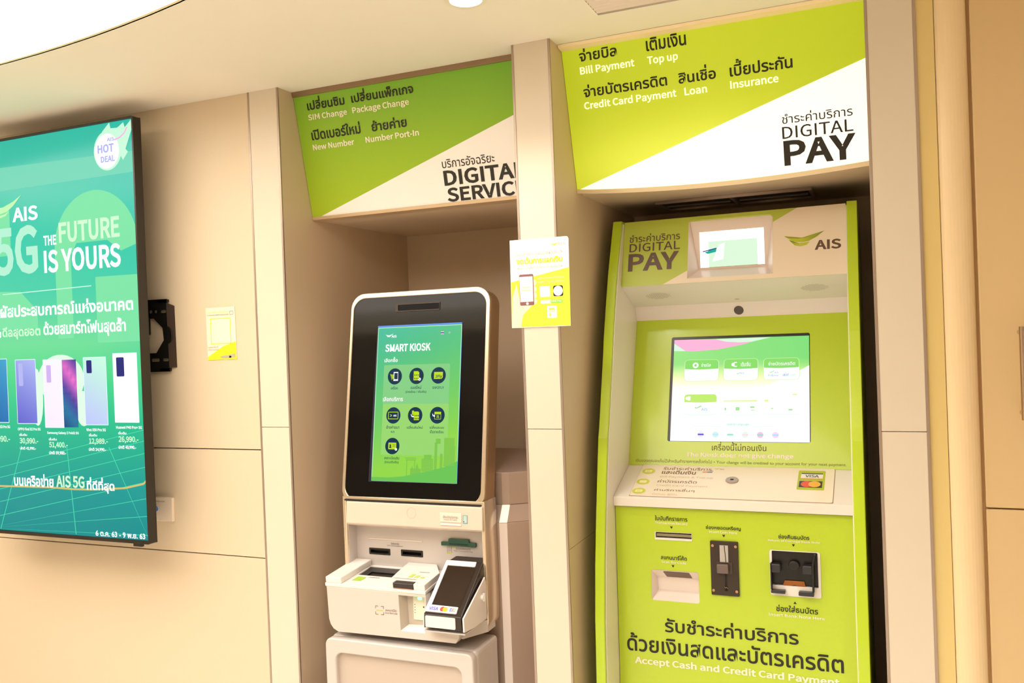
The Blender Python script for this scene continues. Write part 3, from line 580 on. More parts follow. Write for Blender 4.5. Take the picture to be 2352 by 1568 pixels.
letters(HD, [
  ('AIS',0.1526,0.5073,0.0186,0.0077,'white',.03), ('SMART KIOSK',0.1314,0.4618,0.1648,0.0245,'white',.03), ('เลือกซื้อ',0.1307,0.4285,0.0484,0.0165,'white'), ('เครื่อง',0.1584,0.3411,0.0255,0.0120,'navy'),
  ('เบอร์ใหม่',0.2304,0.3417,0.0376,0.0110,'navy'), ('(รายเดือน / เติมเงิน)',0.2124,0.3276,0.0742,0.0095,'navy'), ('SIM2FLY',0.3071,0.3412,0.0406,0.0076,'navy'), ('เลือกบริการ',0.1316,0.3037,0.0725,0.0140,'white'),
  ('2Fly',0.3166,0.3740,0.0235,0.0115,'navy',.02), ('ย้ายค่ายมา',0.1482,0.2172,0.0470,0.0108,'navy'), ('AIS',0.1644,0.2044,0.0146,0.0060,'navy'), ('เปลี่ยนซิมใหม่',0.2221,0.2178,0.0563,0.0110,'navy'),
  ('เปลี่ยนระบบ',0.3032,0.2183,0.0497,0.0105,'navy'), ('เป็นรายเดือน',0.3046,0.2045,0.0472,0.0095,'navy'), ('ลงทะเบียนซิม',0.1457,0.1217,0.0542,0.0090,'navy'), ('(ระบบเติมเงิน)',0.1475,0.1076,0.0506,0.0095,'navy'),
  ('AIS',0.1718,0.2555,0.0116,0.0057,'white',.03), ('31',0.3252,0.2515,0.0101,0.0082,'lime',.03)], .0026, GL, dsp, off=.008)
# lower body
BF = F((0, .040, 0), (0, .040, 1))
plate('body_rim', BF, rr(kx0, .672, kx1, 1.062, .0, n=8, radii=(.035, .035, .0, .0)), [rr(kx0 + .012, .684, kx1 - .012, 1.052, .0, n=8, radii=(.026, .026, 0, 0))], -.085, .0, M_rim, K, bev=.002)
SPF = F((0, .094, 0), (0, .094, 1))
sp_o = [(kx0 + .011, .70), (kx1 - .011, .70), (kx1 - .011, 1.05), (kx0 + .011, 1.05)]
plate('slot_panel', SPF, sp_o, [rr(-1.5452, .8674, -1.4672, .8880, .002), rr(-1.4275, .8686, -1.3490, .8890, .002)], -.012, .0, M_silver, K)
box('panel_backing', kx0 + .011, kx1 - .011, .108, .124, .70, 1.05, M_dark, K)
for u0, u1, z0, z1 in ((-1.5452, -1.4672, .8674, .8880), (-1.4275, -1.3490, .8686, .8890)):
    plate('card_slot', SPF, rr(u0, z0, u1, z1, .002), [rr(u0 + .006, z0 + .005, u1 - .006, z1 - .006, .001)], -.010, .0012, M_black, K)
box('groove_bar', -1.5480, -1.3490, .0915, .0945, .9160, .9200, mat('bar_light', (232, 218, 206), rough=.3), K, bev=.0008)
box('side_liner', kx0 + .0115, -1.5905, .05, .0945, .70, 1.05, M_silver, K, bev=.001)
prism_x('flap', [(.034, 1.0465), (.030, .9795), (.036, .9735), (.093, .9560), (.093, 1.0480), (.040, 1.0480)], -1.5860, -1.1095, mat('flap_silver', (226, 208, 192), rough=.35, metal=.08), K, bev=.0025, seg=2)
box('flap_gap', kx0 + .010, kx1 - .010, .0355, .06, 1.0485, 1.0525, M_dark, K)
FLF = F((0, .0305, .0), (0, .0345, 1.0))
FLF = F((0, .0300, .9795), (0, .0340, 1.0465))
def fz(z): return z - .9795
film('flap_emblem', FLF, stroke([(-1.3490 + .0155 * math.cos(a), fz(1.020) + .0165 * math.sin(a)) for a in [2 * math.pi * i / 30 for i in range(31)]], .0010), .0006, mat('emblem_line', (196, 176, 160), rough=.4), K)
slab('id_card_slot', FLF, rr(-1.2504, fz(.9985), -1.1780, fz(1.0265), .002), .0003, .0018, mat('slot_white', (236, 220, 206), rough=.3), K, bev=.0006)
slab('id_card_slot', FLF, rr(-1.2480, fz(.9890), -1.1785, fz(.9945), .001), .0003, .0030, M_white, K, bev=.0008)
film('card_icon', FLF, [rr(-1.1740, fz(.9960), -1.1575, fz(1.0215), .001)], .0006, mat('icon_teal', (130, 172, 172), rough=.4), K)
film('card_icon', FLF, [rr(-1.1715, fz(.9990), -1.1605, fz(1.0195), .001)], .0009, mat('icon_teal2', (186, 212, 208), rough=.4), K)
film('card_icon', FLF, [ell(-1.1700, fz(1.0020), .0016, n=12)], .0011, INK['dark'], K)
letters(FLF, [('เสียบบัตรประชาชน',-1.2398,fz(1.0101),0.0506,0.0085,'grey'), ('Insert ID Card',-1.2363,fz(1.0036),0.0427,0.0058,'grey')], .0021, INK, K, off=.0)
letters(SPF, [('รับซิมการ์ด',-1.4635,0.9022,0.0295,0.0073,'grey'), ('SIM Card Dispenser',-1.4781,0.8955,0.0579,0.0055,'grey'), ('รับใบบันทึกรายการ',-1.2330,0.9000,0.0503,0.0078,'grey'), ('Take Transaction Slip',-1.2409,0.8932,0.0655,0.0052,'grey')], .0006, INK, K, off=.0)
M_gp = mat('green_plastic', (10, 78, 58), rough=.25, coat=.3)
gb = slab('receipt_slot', SPF, [(-1.2788, .9124), (-1.1605, .9124), (-1.1605, .9250), (-1.1830, .9260), (-1.1845, .9345), (-1.2530, .9345), (-1.2545, .9240), (-1.2788, .9240)], .0, .010, M_gp, K, bev=.0012)
box('receipt_mouth', -1.250, -1.187, .0825, .0845, .9175, .9205, mat('green_dark', (8, 46, 36), rough=.4), K)
film('receipt_icon', SPF, stroke([(-1.2620, .8890), (-1.2620, .9070), (-1.2470, .9070), (-1.2470, .8890)], .0008) + [q for k in range(3) for q in stroke([(-1.2595, .903 - .004 * k), (-1.2495, .903 - .004 * k)], .0006)], .0006, INK['grey'], K)
film('receipt_icon', SPF, [[(-1.2650, .8866), (-1.2485, .8866), (-1.2475, .8905), (-1.2640, .8905)], ell(-1.2440, .9070, .0028, n=12)], .0008, mat('icon_lime', (196, 206, 80), rough=.5), K)
# tray
TF = F((0, -.068, 0), (0, -.068, 1))
t_out = [(-1.6000, .804), (-1.5955, .705), (-1.5900, .688), (-1.5800, .6755), (-1.5640, .6675), (-1.2300, .6715), (-1.1620, .6720), (-1.1500, .690), (-1.1500, .712), (-1.2550, .712), (-1.2550, .804)]
nh = [(-1.3430, .6915), (-1.2615, .6915), (-1.2585, .797), (-1.3465, .797)]
plate('tray_front', TF, t_out, [nh], -.030, .0, mat('tray_front', (212, 201, 193), rough=.4, metal=.06, noise=.02, nscale=300), K, bev=.001)
prism_z('tray_body', [(-1.597, -.0378), (-1.152, -.0378), (-1.1085, .040), (-1.1085, .0935), (-1.590, .0935), (-1.590, .042), (-1.597, .042)], .6760, .712, M_silver, K)
box('tray_body', -1.597, -1.2560, -.0378, .0395, .712, .8035, M_silver, K)
# scan niche inside the front
nb = prism_x('scan_recess', [(-.066, .6935), (-.0385, .7030), (-.0385, .7925), (-.066, .797)], -1.3325, -1.2620, mat('recess_grey', (196, 184, 168), rough=.4), K)
bpy.data.objects.remove(nb)
slab('scan_recess', TF, [(-1.3300, .7040), (-1.2625, .7060), (-1.2600, .7950), (-1.3330, .7940)], -.0300, -.0285, mat('recess_grey', (198, 190, 170), rough=.4), K)
prism('scan_recess', [(-1.3430, -.0672, .6920), (-1.2615, -.0672, .6920), (-1.2640, -.0380, .7060), (-1.3300, -.0380, .7040)], (0, 0, -.001), M_white, K)
prism('scan_recess', [(-1.3430, -.0672, .6920), (-1.3300, -.0380, .7040), (-1.3330, -.0380, .7940), (-1.3462, -.0672, .7965)], (-.0008, 0, 0), mat('recess_side', (190, 176, 162), rough=.45), K)
rd = slab('card_reader', TF, rr(-1.3110, .7205, -1.2630, .7900, .003), -.0284, -.0240, mat('reader_cream', (232, 230, 208), rough=.35), K, bev=.001)
film('led_and_reflection', TF, [rr(-1.2950, .7815, -1.2805, .7890, .0035)], -.0234, mat('led_green', (120, 255, 150), emit=5, ergb=(90, 255, 130)), rd)
film('led_and_reflection', TF, [rr(-1.2940, .7955, -1.2820, .7985, .001)], -.0012, mat('led_reflect', (130, 210, 120), emit=.3), rd)  # painted reflection of the LED on the recess edge, glowing faintly
film('reader_marks', TF, [ell(-1.3050, z, .0014, n=10) for z in (.7660, .7580, .7500, .7420)] + [ell(-1.2757, .7604, .0024, n=14)], -.0234, INK['dark'], rd)
film('scan_icon', TF, [q for (a, c, sx_, sy_) in ((-1.4267, .7588, 1, -1), (-1.3989, .7588, -1, -1), (-1.4267, .7338, 1, 1), (-1.3989, .7338, -1, 1)) for q in stroke([(a + sx_ * .009, c), (a, c), (a, c + sy_ * .008)], .0014)], .0006, INK['grey'], K)
film('scan_icon', TF, [[(-1.4245, .7450), (-1.4010, .7450), (-1.4010, .7472), (-1.4245, .7472)]], .0007, mat('icon_lime', (196, 206, 80)), K)
letters(TF, [('สแกนบาร์โค้ด',-1.3927,0.7456,0.0383,0.0080,'grey'), ('Scan Barcode',-1.3938,0.7385,0.0419,0.0055,'grey')], .0006, INK, K, off=.0)
T1 = F((0, -.068, .8145), (0, .094, .833))
plate('tray_deck', T1, rr(-1.6055, -.0005, -1.2548, .1625, .002), [[(-1.5350, .0790), (-1.4105, .0790), (-1.4010, .1545), (-1.5385, .1545)]], -.0105, .0, M_white, K, bev=.0012)
# dark well of the passport reader
W1 = [(-1.5349, .0791), (-1.4106, .0791), (-1.4011, .1544), (-1.5384, .1544)]
film('reader_well', T1, [W1], -.009, mat('well_glass', (48, 44, 38), rough=.35, spec=.2), K)
plate('well_frame', T1, W1, [[(-1.5110, .0800), (-1.4240, .0800), (-1.4240, .118), (-1.5110, .118)]], -.0085, -.0045, M_black, K)
slab('palm_rest', T1, [(-1.6030, .0015), (-1.5470, .0015), (-1.5365, .1610), (-1.5980, .1620)], .0, .019, M_white, K, bev=.0025)
slab('finger_rest', T1, [(-1.3855, .0040), (-1.3658, .0040), (-1.3640, .0260), (-1.2960, .0260), (-1.2960, .0040), (-1.2580, .0040), (-1.2580, .10), (-1.3000, .1625), (-1.4000, .1625), (-1.3960, .10)], .0, .018, M_white, K, bev=.0015)
slab('fingerprint_reader', T1, [(-1.3650, .0030), (-1.2965, .0030), (-1.2965, .0255), (-1.3640, .0255)], .0003, .017, mat('reader_black', (40, 30, 30), rough=.2), K, bev=.003, seg=3)
box('reader_lip', -1.3630, -1.2985, -.0672, -.0655, .8150, .8175, mat('reader_copper', (176, 128, 104), rough=.4), K)
film('deck_sticker', T1, [[(-1.5297, .0325), (-1.4986, .0341), (-1.4954, .0638), (-1.5262, .0646)]], .0006, mat('sticker_lime', (170, 204, 64), rough=.5), K)
film('deck_sticker', T1, [[(-1.3400 + k * .020, .050), (-1.3260 + k * .020, .050), (-1.3240 + k * .020, .075 - .008 * k), (-1.3370 + k * .020, .075 - .008 * k)] for k in range(3)], .0186, mat('sticker_lime2', (196, 214, 100), rough=.5), K)
letters(T1, [('วางหนังสือเดินทาง', -1.490, .062, .040, .009, 'grey')], .0006, INK, K, off=.0)
letters(T1, [('สแกนลายนิ้วมือ', -1.322, .090, .034, .010, 'grey'), ('วางนิ้วบนเครื่องอ่าน', -1.383, .033, .080, .010, 'grey')], .0188, INK, K, off=.0)
# pedestal
PF = F((0, -.078, 0), (0, -.078, 1))
plate('pedestal_front', PF, rr(-1.606, .03, -1.1045, .6490, .022), [rr(-1.5690, .09, -1.1430, .6060, .022)], -.03, .0, M_silver, K, bev=.004)
box('pedestal_panel', -1.58, -1.13, -.062, -.049, .07, .62, mat('pedestal_inner', (200, 184, 172), rough=.42, metal=.08), K)
box('pedestal_body', -1.6045, -1.106, -.0485, .1045, .0, .6485, M_silver, K, bev=.012, seg=3)
# rear cabinet with the angled side wing
def tier(z0, z1, y0, y1, nm, m):
    pl = lambda y: [(-1.600, y), (-1.097, y), (-1.075, y + .006), (-.956, y + .088), (-.956, .70), (-1.600, .70)]
    A = [(x, y, z0) for x, y in pl(y0)]; B = [(x, y, z1) for x, y in pl(y1)]; n = 6
    put(nm, bevel(mesh(nm, A + B, [tuple(range(n)), tuple(range(2 * n - 1, n - 1, -1))] + [(i, (i + 1) % n, (i + 1) % n + n, i + n) for i in range(n)]), .0015, 1), m, K)
tier(0.0, .982, .1265, .1265, 'cabinet_lower', M_grey); tier(.9825, 1.032, .1265, .1545, 'cabinet_ledge', M_grey); tier(1.0325, 1.1310, .1545, .1545, 'cabinet_upper', M_grey)

prism_z('chamfer_highlight', [(-1.0978, .1253), (-1.0742, .1316), (-1.0742, .1336), (-1.0978, .1275)], .0, .981, mat('lit_chamfer', (232, 218, 212), rough=.3), K)  # pale overlay paints the light caught by the cabinet's chamfered corner
prism('chamfer_highlight', [(-1.0978, .1253, .9825), (-1.0742, .1316, .9825), (-1.0742, .1594, 1.0322), (-1.0978, .1533, 1.0322)], (0, .002, 0), mat('lit_ledge_corner', (250, 246, 244), rough=.2, coat=.3), K)  # white overlay paints the ceiling light reflected off the upward-facing ledge corner
# card terminal in its white cradle
T = empty('payment_terminal', (-1.17, -.1, .73), 'tilted black and white card payment terminal on the silver kiosk tray', 'card terminal')
TM = F((-1.235, -.11, .771), (-1.235, .036, .879))
slab('body', TM, rr(.0, -.010, .1190, .1880, .004), -.040, .0, mat('terminal_black', (46, 34, 28), rough=.3), T, bev=.003)
slab('white_frame', TM, [(.0025, .0), (.0990, .0), (.1010, .002), (.0990, .0225), (.0130, .0235), (.0100, .1655), (.0980, .1655), (.1005, .168), (.0990, .1835), (.0015, .1835), (-.0005, .181), (-.0003, .002)], .0, .0035, mat('terminal_white', (250, 242, 244), rough=.25), T, bev=.0006)
film('screen', TM, [[(.0115, .0235), (.1030, .0235), (.1030, .1655), (.0100, .1655)]], .0008, mat('terminal_screen', (44, 32, 26), rough=.12), T)
slab('printer_cover', TM, [(.004, .160), (.117, .160), (.117, .2080), (.020, .2080), (.004, .19)], -.030, -.004, mat('printer_black', (52, 44, 40), rough=.3), T, bev=.003)
slab('paper_cover', F((-1.235, -.1165, .7300), (-1.235, -.1165, .77)), rr(.004, .0, .1000, .0330, .004), -.002, .002, M_white, T, bev=.001)
slab('bottom_edge', F((-1.235, -.1155, .7300), (-1.235, -.1155, .77)), [(.0, -.002), (.1190, -.003), (.1170, .0395), (.0, .0395)], -.0300, .0, mat('terminal_black', (46, 34, 28)), T, bev=.001)
prism('cradle', [(-1.1120, .030, .842), (-1.1120, .018, .835), (-1.1120, -.119, .764), (-1.1120, -.117, .7250), (-1.1120, -.05, .7180), (-1.1120, .030, .7180), (-1.1120, .038, .780), (-1.1120, .036, .825)], (.005, 0, 0), M_white, T, bev=.001)
prism('cradle', [(-1.2390, -.114, .764), (-1.2390, -.116, .7260), (-1.2390, -.04, .7180), (-1.2390, -.03, .80)], (.0030, 0, 0), M_white, T, bev=.0008)
box('cradle', -1.2390, -1.1080, -.112, -.03, .7150, .7185, M_silver, T, bev=.001)
cyl('pivot', (-1.108, .002, .790), (1, 0, 0), .0085, .010, M_white, T); cyl('pivot', (-1.100, .002, .780), (0, 0, 1), .004, .022, M_white, T)
TMI = dict(GL); visa = mat('ink_visa', (110, 110, 220), rough=.4)
letters(TM, [('VISA', .0107, .0050, .0296, .0115, 'v', .02)], .0042, dict(v=visa), T)
film('card_logo', TM, [ell(.0535, .0113, .0078, n=20)], .0042, mat('mc_red', (236, 84, 70), rough=.4), T)
film('card_logo', TM, [ell(.0620, .0110, .0078, n=20)], .0044, mat('mc_yellow', (246, 190, 50), rough=.4), T)
for k, c in enumerate([(90, 130, 230), (236, 130, 150), (120, 200, 130)]):
    film('card_logo', TM, [rr(.0765 + k * .0062, .0055, .0820 + k * .0062, .0170, .002)], .0042, mat('jcb%d' % k, c, rough=.4), T)
letters(TM, [('JCB', .0772, .0085, .0170, .0055, 'w', .01)], .0045, dict(w=INK['white']), T)

# ---------------------------------------------------------------- lime payment kiosk (right niche)
P = empty('payment_kiosk', (-.424, .2, 0), 'lime green bill payment kiosk with two screens in the right niche', 'kiosk')
prof = [(.421, 1.904), (.360, 1.7735), (.342, 1.733), (.300, 1.622), (.268, 1.529), (.255, 1.4785), (.190, 1.27), (.177, 1.2377), (.1305, 1.027), (.1035, .882), (.0844, .727), (.0752, .549), (.075, .35), (.082, .0)]
side = prof + [(.72, 0.0), (.72, 1.904)]
for x0, x1 in ((-.789, -.7615), (-.0875, -.0596)):
    prism_x('side_panel', side, x0, x1, M_limeside, P, bev=.0012, seg=1)
inner = [(y + .012, z) for y, z in prof] + [(.71, .0), (.71, 1.895)]
inner[0] = (.436, 1.895)
prism_x('side_liner', inner, -.7612, -.7585, M_kwhite, P); prism_x('side_liner', inner, -.0905, -.0878, M_kwhite, P)
IX0, IX1 = -.7583, -.0907
KH = F((-.761, .3795, 1.6915), (-.761, .4474, 1.9014)); KS = F((-.761, .39, 1.1275), (-.761, .555, 1.584)); KB = F((-.761, .21, 1.061), (-.761, .39, 1.1275)); KL = F((-.761, .205, .503), (-.761, .2205, 1.03))
iu0, iu1 = .0028, .6702
# header
rec = [(.2100, .0150), (.4640, .0150), (.4640, .2080), (.2110, .2080)]
rec_r = rr(.2105, .0150, .4640, .2080, .0, n=5, radii=(.004, .004, .012, .004))
hp = plate('header_panel', KH, [(iu0, .0), (iu1, .0), (iu1, .2205), (iu0, .2205)], [rec_r], -.012, .0, mat('header_lime', (192, 208, 84), rough=.38, spec=.4), P)
def du(v_): return .1354 + (.5335 - .1354) * (v_ - .0003) / (.2177 - .0003)
film('white_area', KH, [[(.1354, .0003), (.2104, .0003), (.2104, .0415)], [(.2104, .0003), (.6700, .0003), (.6700, .0150), (.2104, .0150)], [(.4645, .0150), (.6700, .0150), (.6700, .2203), (.5345, .2203), (.4645, .1800)]], .0006, M_cream, hp)
letters(KH, [('ชำระค่าบริการ',0.0225,0.1480,0.1619,0.0280,'brown',.004), ('DIGITAL',0.0235,0.1150,0.1619,0.0290,'brown',.006), ('PAY',0.0218,0.0500,0.1611,0.0590,'brown',.026), ('AIS',0.5827,0.0795,0.0730,0.0310,'brown',.022)], .0010, dict(brown=mat('header_ink', (104, 78, 66), rough=.4)), hp)
A_ = [(0.4964, 0.1307), (0.5144, 0.1228), (0.5353, 0.1198), (0.5562, 0.1216), (0.5874, 0.1319), (0.6101, 0.1388), (0.5872, 0.1213), (0.5665, 0.1101), (0.5436, 0.1073), (0.5227, 0.1120), (0.5080, 0.1220)]
B_ = [(0.5100, 0.1175), (0.5269, 0.0992), (0.5435, 0.0944), (0.5601, 0.0977), (0.5696, 0.1075), (0.5561, 0.1039), (0.5394, 0.1034), (0.5227, 0.1090)]
def gw(u, v_): return mix((196, 206, 60), (128, 150, 40), (u - .55) / .05)
gpoly('wing_mark', KH, A_, gw, .0010, attr_glow('wing_print', 0, 1.0, .4), hp); gpoly('wing_mark', KH, B_, lambda u, v_: mix((140, 160, 40), (200, 210, 60), (u - .51) / .03), .0010, attr_glow('wing_print', 0, 1.0, .4), hp)
# header recess: funnel walls and downward-facing small screen
KR = F((-.761, .452, 0), (-.761, .452, 1))
def kr(pts): return [(.2398 + (u - .2262) * .9746, 1.7405 + (v_ - .0082) * .7784) for u, v_ in pts]
a = [KH.p(*q, -.0002) for q in [(.2105, .0150), (.4640, .0150), (.4640, .2080), (.2105, .2080)]]
scr_o = [(.2355, 1.734), (.4400, 1.734), (.4640, 1.8885), (.2110, 1.8885)]
bq = [KR.p(u, v_, 0) for u, v_ in scr_o]
th = .004
me = mesh('screen_recess', a + bq + [Vector((p.x, p.y + .02, p.z + .004)) for p in bq], [(0, 1, 5, 4), (1, 2, 6, 5), (3, 0, 4, 7), (2, 3, 7, 6)])
put('screen_recess', me, mat('recess_white', (240, 222, 214), rough=.3), P)
SCR = kr([(.2262, .0082), (.4266, .0082), (.4266, .1508), (.2262, .1508)])
plate('screen_bezel', KR, scr_o, [SCR], -.008, .0, mat('recess_white', (240, 222, 214)), P)
us = film('upper_screen', KR, [SCR], -.004, mat('upper_screen', (250, 252, 255), rough=.2, emit=1.25, ergb=(250, 252, 255)), P)
film('picture', KR, [kr([(.2530, .0105), (.4050, .0105), (.4050, .1115), (.2530, .1115)])], -.0036, glow('us_green', (216, 244, 214), 1.0), us)
film('picture', KR, [kr([(.2640, .030), (.2990, .038), (.3047, .104), (.2850, .094)])], -.0033, GL['white'], us)
film('picture', KR, [kr([(.2400, .0690), (.2788, .0849), (.2764, .0687), (.2500, .0625)])], -.0030, glow('us_teal', (24, 170, 150), 1.0), us)
film('picture', KR, [kr([(.2337, .0741), (.2788, .0849), (.2785, .0815), (.2360, .0705)])], -.0028, glow('us_navy', (40, 40, 130), 1.0), us)
film('picture', KR, [kr([(.2530, .0082), (.4050, .0082), (.4050, .0100), (.2530, .0100)])], -.0032, GL['green'], us)
# hood underside and camera strip
ku = F((-.761, .533, 1.63), (-.761, .3795, 1.6915)); hd_l = (Vector((0, .3795 - .533, 1.6915 - 1.63))).length
hu = slab('hood_underside', ku, [(iu0, .0), (iu1, .0), (iu1, hd_l), (iu0, hd_l)], -.008, .0, mat('hood_white', (232, 224, 216), rough=.4), P)
for cx in (.0995, .5735):
    dots = [ell(cx + .006 * i + (.003 if j % 2 else 0), .083 + .0056 * j, .0017, n=6) for i in range(-6, 7) for j in range(-4, 5) if (i * .006 / .040) ** 2 + (j * .0056 / .024) ** 2 < 1]
    o = film('speaker_holes', ku, dots, .0006, mat('hole_grey', (176, 160, 154), rough=.6), hu); o['kind'] = 'stuff'
film('sensor', ku, [ell(.3400, .026, .0075, .006, n=20)], .0006, mat('sensor_grey', (206, 190, 178), rough=.4), hu)
kc = F((-.761, .555, 1.584), (-.761, .533, 1.63))
cs_ = slab('camera_strip', kc, [(iu0, .0), (iu1, .0), (iu1, .051), (iu0, .051)], -.008, .0, mat('strip_white', (236, 224, 220), rough=.4), P)
slab('camera_lens', kc, ell(.3385, .0232, .0150, n=32), .0, .002, mat('camera_brown', (64, 48, 38), rough=.2), cs_, bev=.0006)
# screen panel and monitor
mo = rr(.1230, .0775, .5517, .4232, .006)
sp = plate('screen_panel', KS, [(iu0, .0), (iu1, .0), (iu1, .4854), (iu0, .4854)], [mo], -.010, .0, M_lime, P)
plate('monitor_frame', KS, mo, [[(.1305, .0790), (.5490, .0790), (.5490, .4158), (.1305, .4158)]], -.014, -.001, mat('monitor_black', (38, 32, 34), rough=.3), P)
def gM(a, b):
    if b > .75: return ramp([(0, (150, 222, 130)), (1, (126, 216, 120))], a)
    c = ramp([(0, (236, 255, 250)), (.3, (255, 255, 255)), (.48, (255, 255, 255)), (.56, (252, 255, 214)), (.64, (226, 246, 170)), (.75, (150, 222, 130))], b)
    return mix(c, (130, 218, 110), max(0, (a - .75) * 3) * max(0, (b - .62) * 5))
mon = grad('monitor_screen', KS, .1305, .0790, .5490, .4158, 16, 24, gM, -.006, attr_glow('monitor_picture', 1.02, .05, .15), P)
d0 = -.0056
film('picture', KS, [[(.1305, .0790), (.5490, .0790), (.5490, .3205), (.5229, .3057), (.4473, .2685), (.3754, .2410), (.3144, .2335), (.2269, .2340), (.1626, .2440), (.1305, .2500)]], d0, glow('mon_white', (250, 255, 253), 1.03), mon)
film('picture', KS, [[(.1308, .4155), (.2625, .4142), (.2983, .4042), (.3386, .4010), (.3783, .4020), (.3486, .3931), (.2736, .3793), (.1968, .3748), (.1682, .3765), (.1308, .4044)]], d0, glow('mon_pink', (255, 178, 214), 1.0), mon)
films('picture', KS, [[(.2625, .4142), (.4369, .4150), (.3783, .4020), (.3386, .4010), (.2983, .4042)], [(.1308, .4031), (.1682, .3765), (.1308, .3775)]], d0, glow('mon_mint', (216, 246, 220), 1.0), mon)
tiles = [(.1670, .2745, .2770, .3466, .3153), (.2912, .2746, .3978, .3466, .3146), (.4130, .2752, .5206, .3460, .3150), (.1690, .1640, .2740, .2325, .2062), (.2937, .1635, .3955, .2304, .2065), (.4180, .1648, .5162, .2304, .2061)]
films('tile', KS, [rr(q[0], q[1], q[2], q[3], .012) for q in tiles[:3]], d0 + .0003, glow('mon_rim', (176, 232, 110), 1.0), mon)
films('tile', KS, [rr(q[0] + .001, q[1] + .0008, q[2] - .001, q[3] - .001, .011) for q in tiles], d0 + .0005, GL['white'], mon)
def top_half(q): return [(q[0] + .0018, q[4])] + [(q[0] + .0018 + (q[2] - q[0] - .0036) * i / 8, q[4] - .002 * math.sin(math.pi * i / 8)) for i in range(1, 8)] + [(q[2] - .0018, q[4])] + rr(q[0] + .0018, q[4], q[2] - .0018, q[3] - .0015, 0, radii=(0, 0, .010, .010))[2:]
films('tile', KS, [top_half(q) for q in tiles[:3]], d0 + .0008, glow('mon_tile_g', (136, 218, 104), 1.0), mon)
film('tile', KS, [top_half(tiles[3])], d0 + .0008, glow('mon_tile_g2', (188, 232, 110), 1.0), mon)
film('tile', KS, [[(.2937, .2065), (.3955, .2065), (.3955, .2115), (.2937, .2100)], [(.4180, .2061), (.430, .2061), (.428, .213), (.4180, .212)], [(.500, .226), (.513, .226), (.513, .230), (.500, .230)]], d0 + .0008, glow('mon_tile_y', (222, 244, 150), 1.0), mon)
films('tile_icon', KS, [ell(.2028, .3272, .0095, n=20), ell(.3215, .3272, .0060, n=14), rr(.3235, .3195, .3330, .3355, .002), ell(.1790, .2180, .0050, n=14), rr(.1815, .2110, .1900, .2250, .001)], d0 + .0011, GL['white'], mon)
film('tile_icon', KS, [ell(.2028, .3272, .0042, n=12), rr(.3255, .3225, .3330, .3325, .001)], d0 + .0014, glow('mon_tile_g', (136, 218, 104), 1.0), mon)
film('tile_icon', KS, stroke([(.2043, .1877), (.2110, .1862), (.2257, .1935)], .0035) + stroke([(.332, .2972), (.337, .2965), (.3445, .3005)], .0022) + stroke([(.433, .3000), (.437, .2995), (.446, .3045)], .0022) + [rr(.2975, .179, .3020, .187, .001), rr(.331, .178, .343, .189, .002), rr(.375, .186, .388, .1915, .001), rr(.377, .178, .388, .180, .0005), rr(.4365, .183, .444, .186, .001), rr(.488, .178, .500, .183, .001)], d0 + .0011, glow('mon_leaf', (165, 222, 150), 1.0), mon)
film('tile_icon', KS, stroke([(.1975, .1283), (.2870, .1262), (.2897, .1275)], .0008) + stroke([(.3841, .1280), (.3870, .1262), (.448, .1283)], .0008) + stroke([(.1690, .1680), (.190, .1640), (.258, .1640), (.274, .1680)], .0012) + stroke([(.2937, .1670), (.31, .1640), (.38, .1640), (.3955, .1670)], .0008) + stroke([(.418, .1675), (.435, .1645), (.50, .1645), (.516, .1675)], .0008), d0 + .0011, glow('mon_line', (190, 240, 220), 1.0), mon)
fcs = [((90, 90, 200), (236, 226, 250)), ((190, 226, 246), (206, 240, 226)), ((150, 226, 190), (250, 240, 255)), ((255, 214, 236), (220, 250, 220)), ((150, 216, 210), (255, 190, 220)), ((170, 220, 250), (255, 210, 240))]
for k, uu in enumerate((.2260, .2713, .3163, .3610, .4058, .4505)):
    film('flag_icon', KS, [ell(uu, .1016, .0095, n=24)], d0 + .0011, glow('flag%d' % k, fcs[k][1], 1.0), mon)
    film('flag_icon', KS, [[(uu - .0092, .0990), (uu + .0092, .0990), (uu + .0092, .1040), (uu - .0092, .1040)]], d0 + .0014, glow('flagb%d' % k, fcs[k][0], 1.0), mon)
letters(KS, [('จ่ายบิล',0.2209,0.3215,0.0301,0.0131,'pale'), ('เติมเงิน',0.3449,0.3203,0.0295,0.0139,'pale'), ('จ่ายบัตรเครดิต',0.4278,0.3214,0.0799,0.0126,'pale'),
  ('AIS',0.2256,0.1771,0.0186,0.0092,'blue'), ('AIS',0.3441,0.2952,0.0110,0.0064,'blue'), ('AIS',0.4472,0.2957,0.0112,0.0056,'blue'), ('Fibre',0.4286,0.2866,0.0299,0.0059,'blue'), ('air',0.4711,0.2864,0.0189,0.0110,'blue'), ('net',0.4923,0.2864,0.0170,0.0080,'mint'), ('Select Language',0.3055,0.1295,0.0666,0.0079,'teal')], d0 + .0017,
  dict(GL, blue=glow('mon_blue', (130, 180, 216), 1.0), mint=glow('mon_mint2', (190, 240, 210), 1.0)), mon, off=.008)
letters(KS, [('เครื่องนี้ไม่ทอนเงิน',0.2624,0.0507,0.1621,0.0270,'olive',.002), ('The Kiosk does not give change',0.1841,0.0250,0.3188,0.0190,'pale',.022),
  ('เงินของคุณจะเก็บไว้สำหรับทำรายการครั้งต่อไป • Your change will be credited to your account for your next payment.',0.0250,0.0070,0.6238,0.0165,'olive2',.0)], .0006, dict(olive=mat('ink_olive', (92, 74, 20), rough=.5), olive2=mat('ink_olive2', (120, 108, 24), rough=.5), pale=INK['pale']), sp)
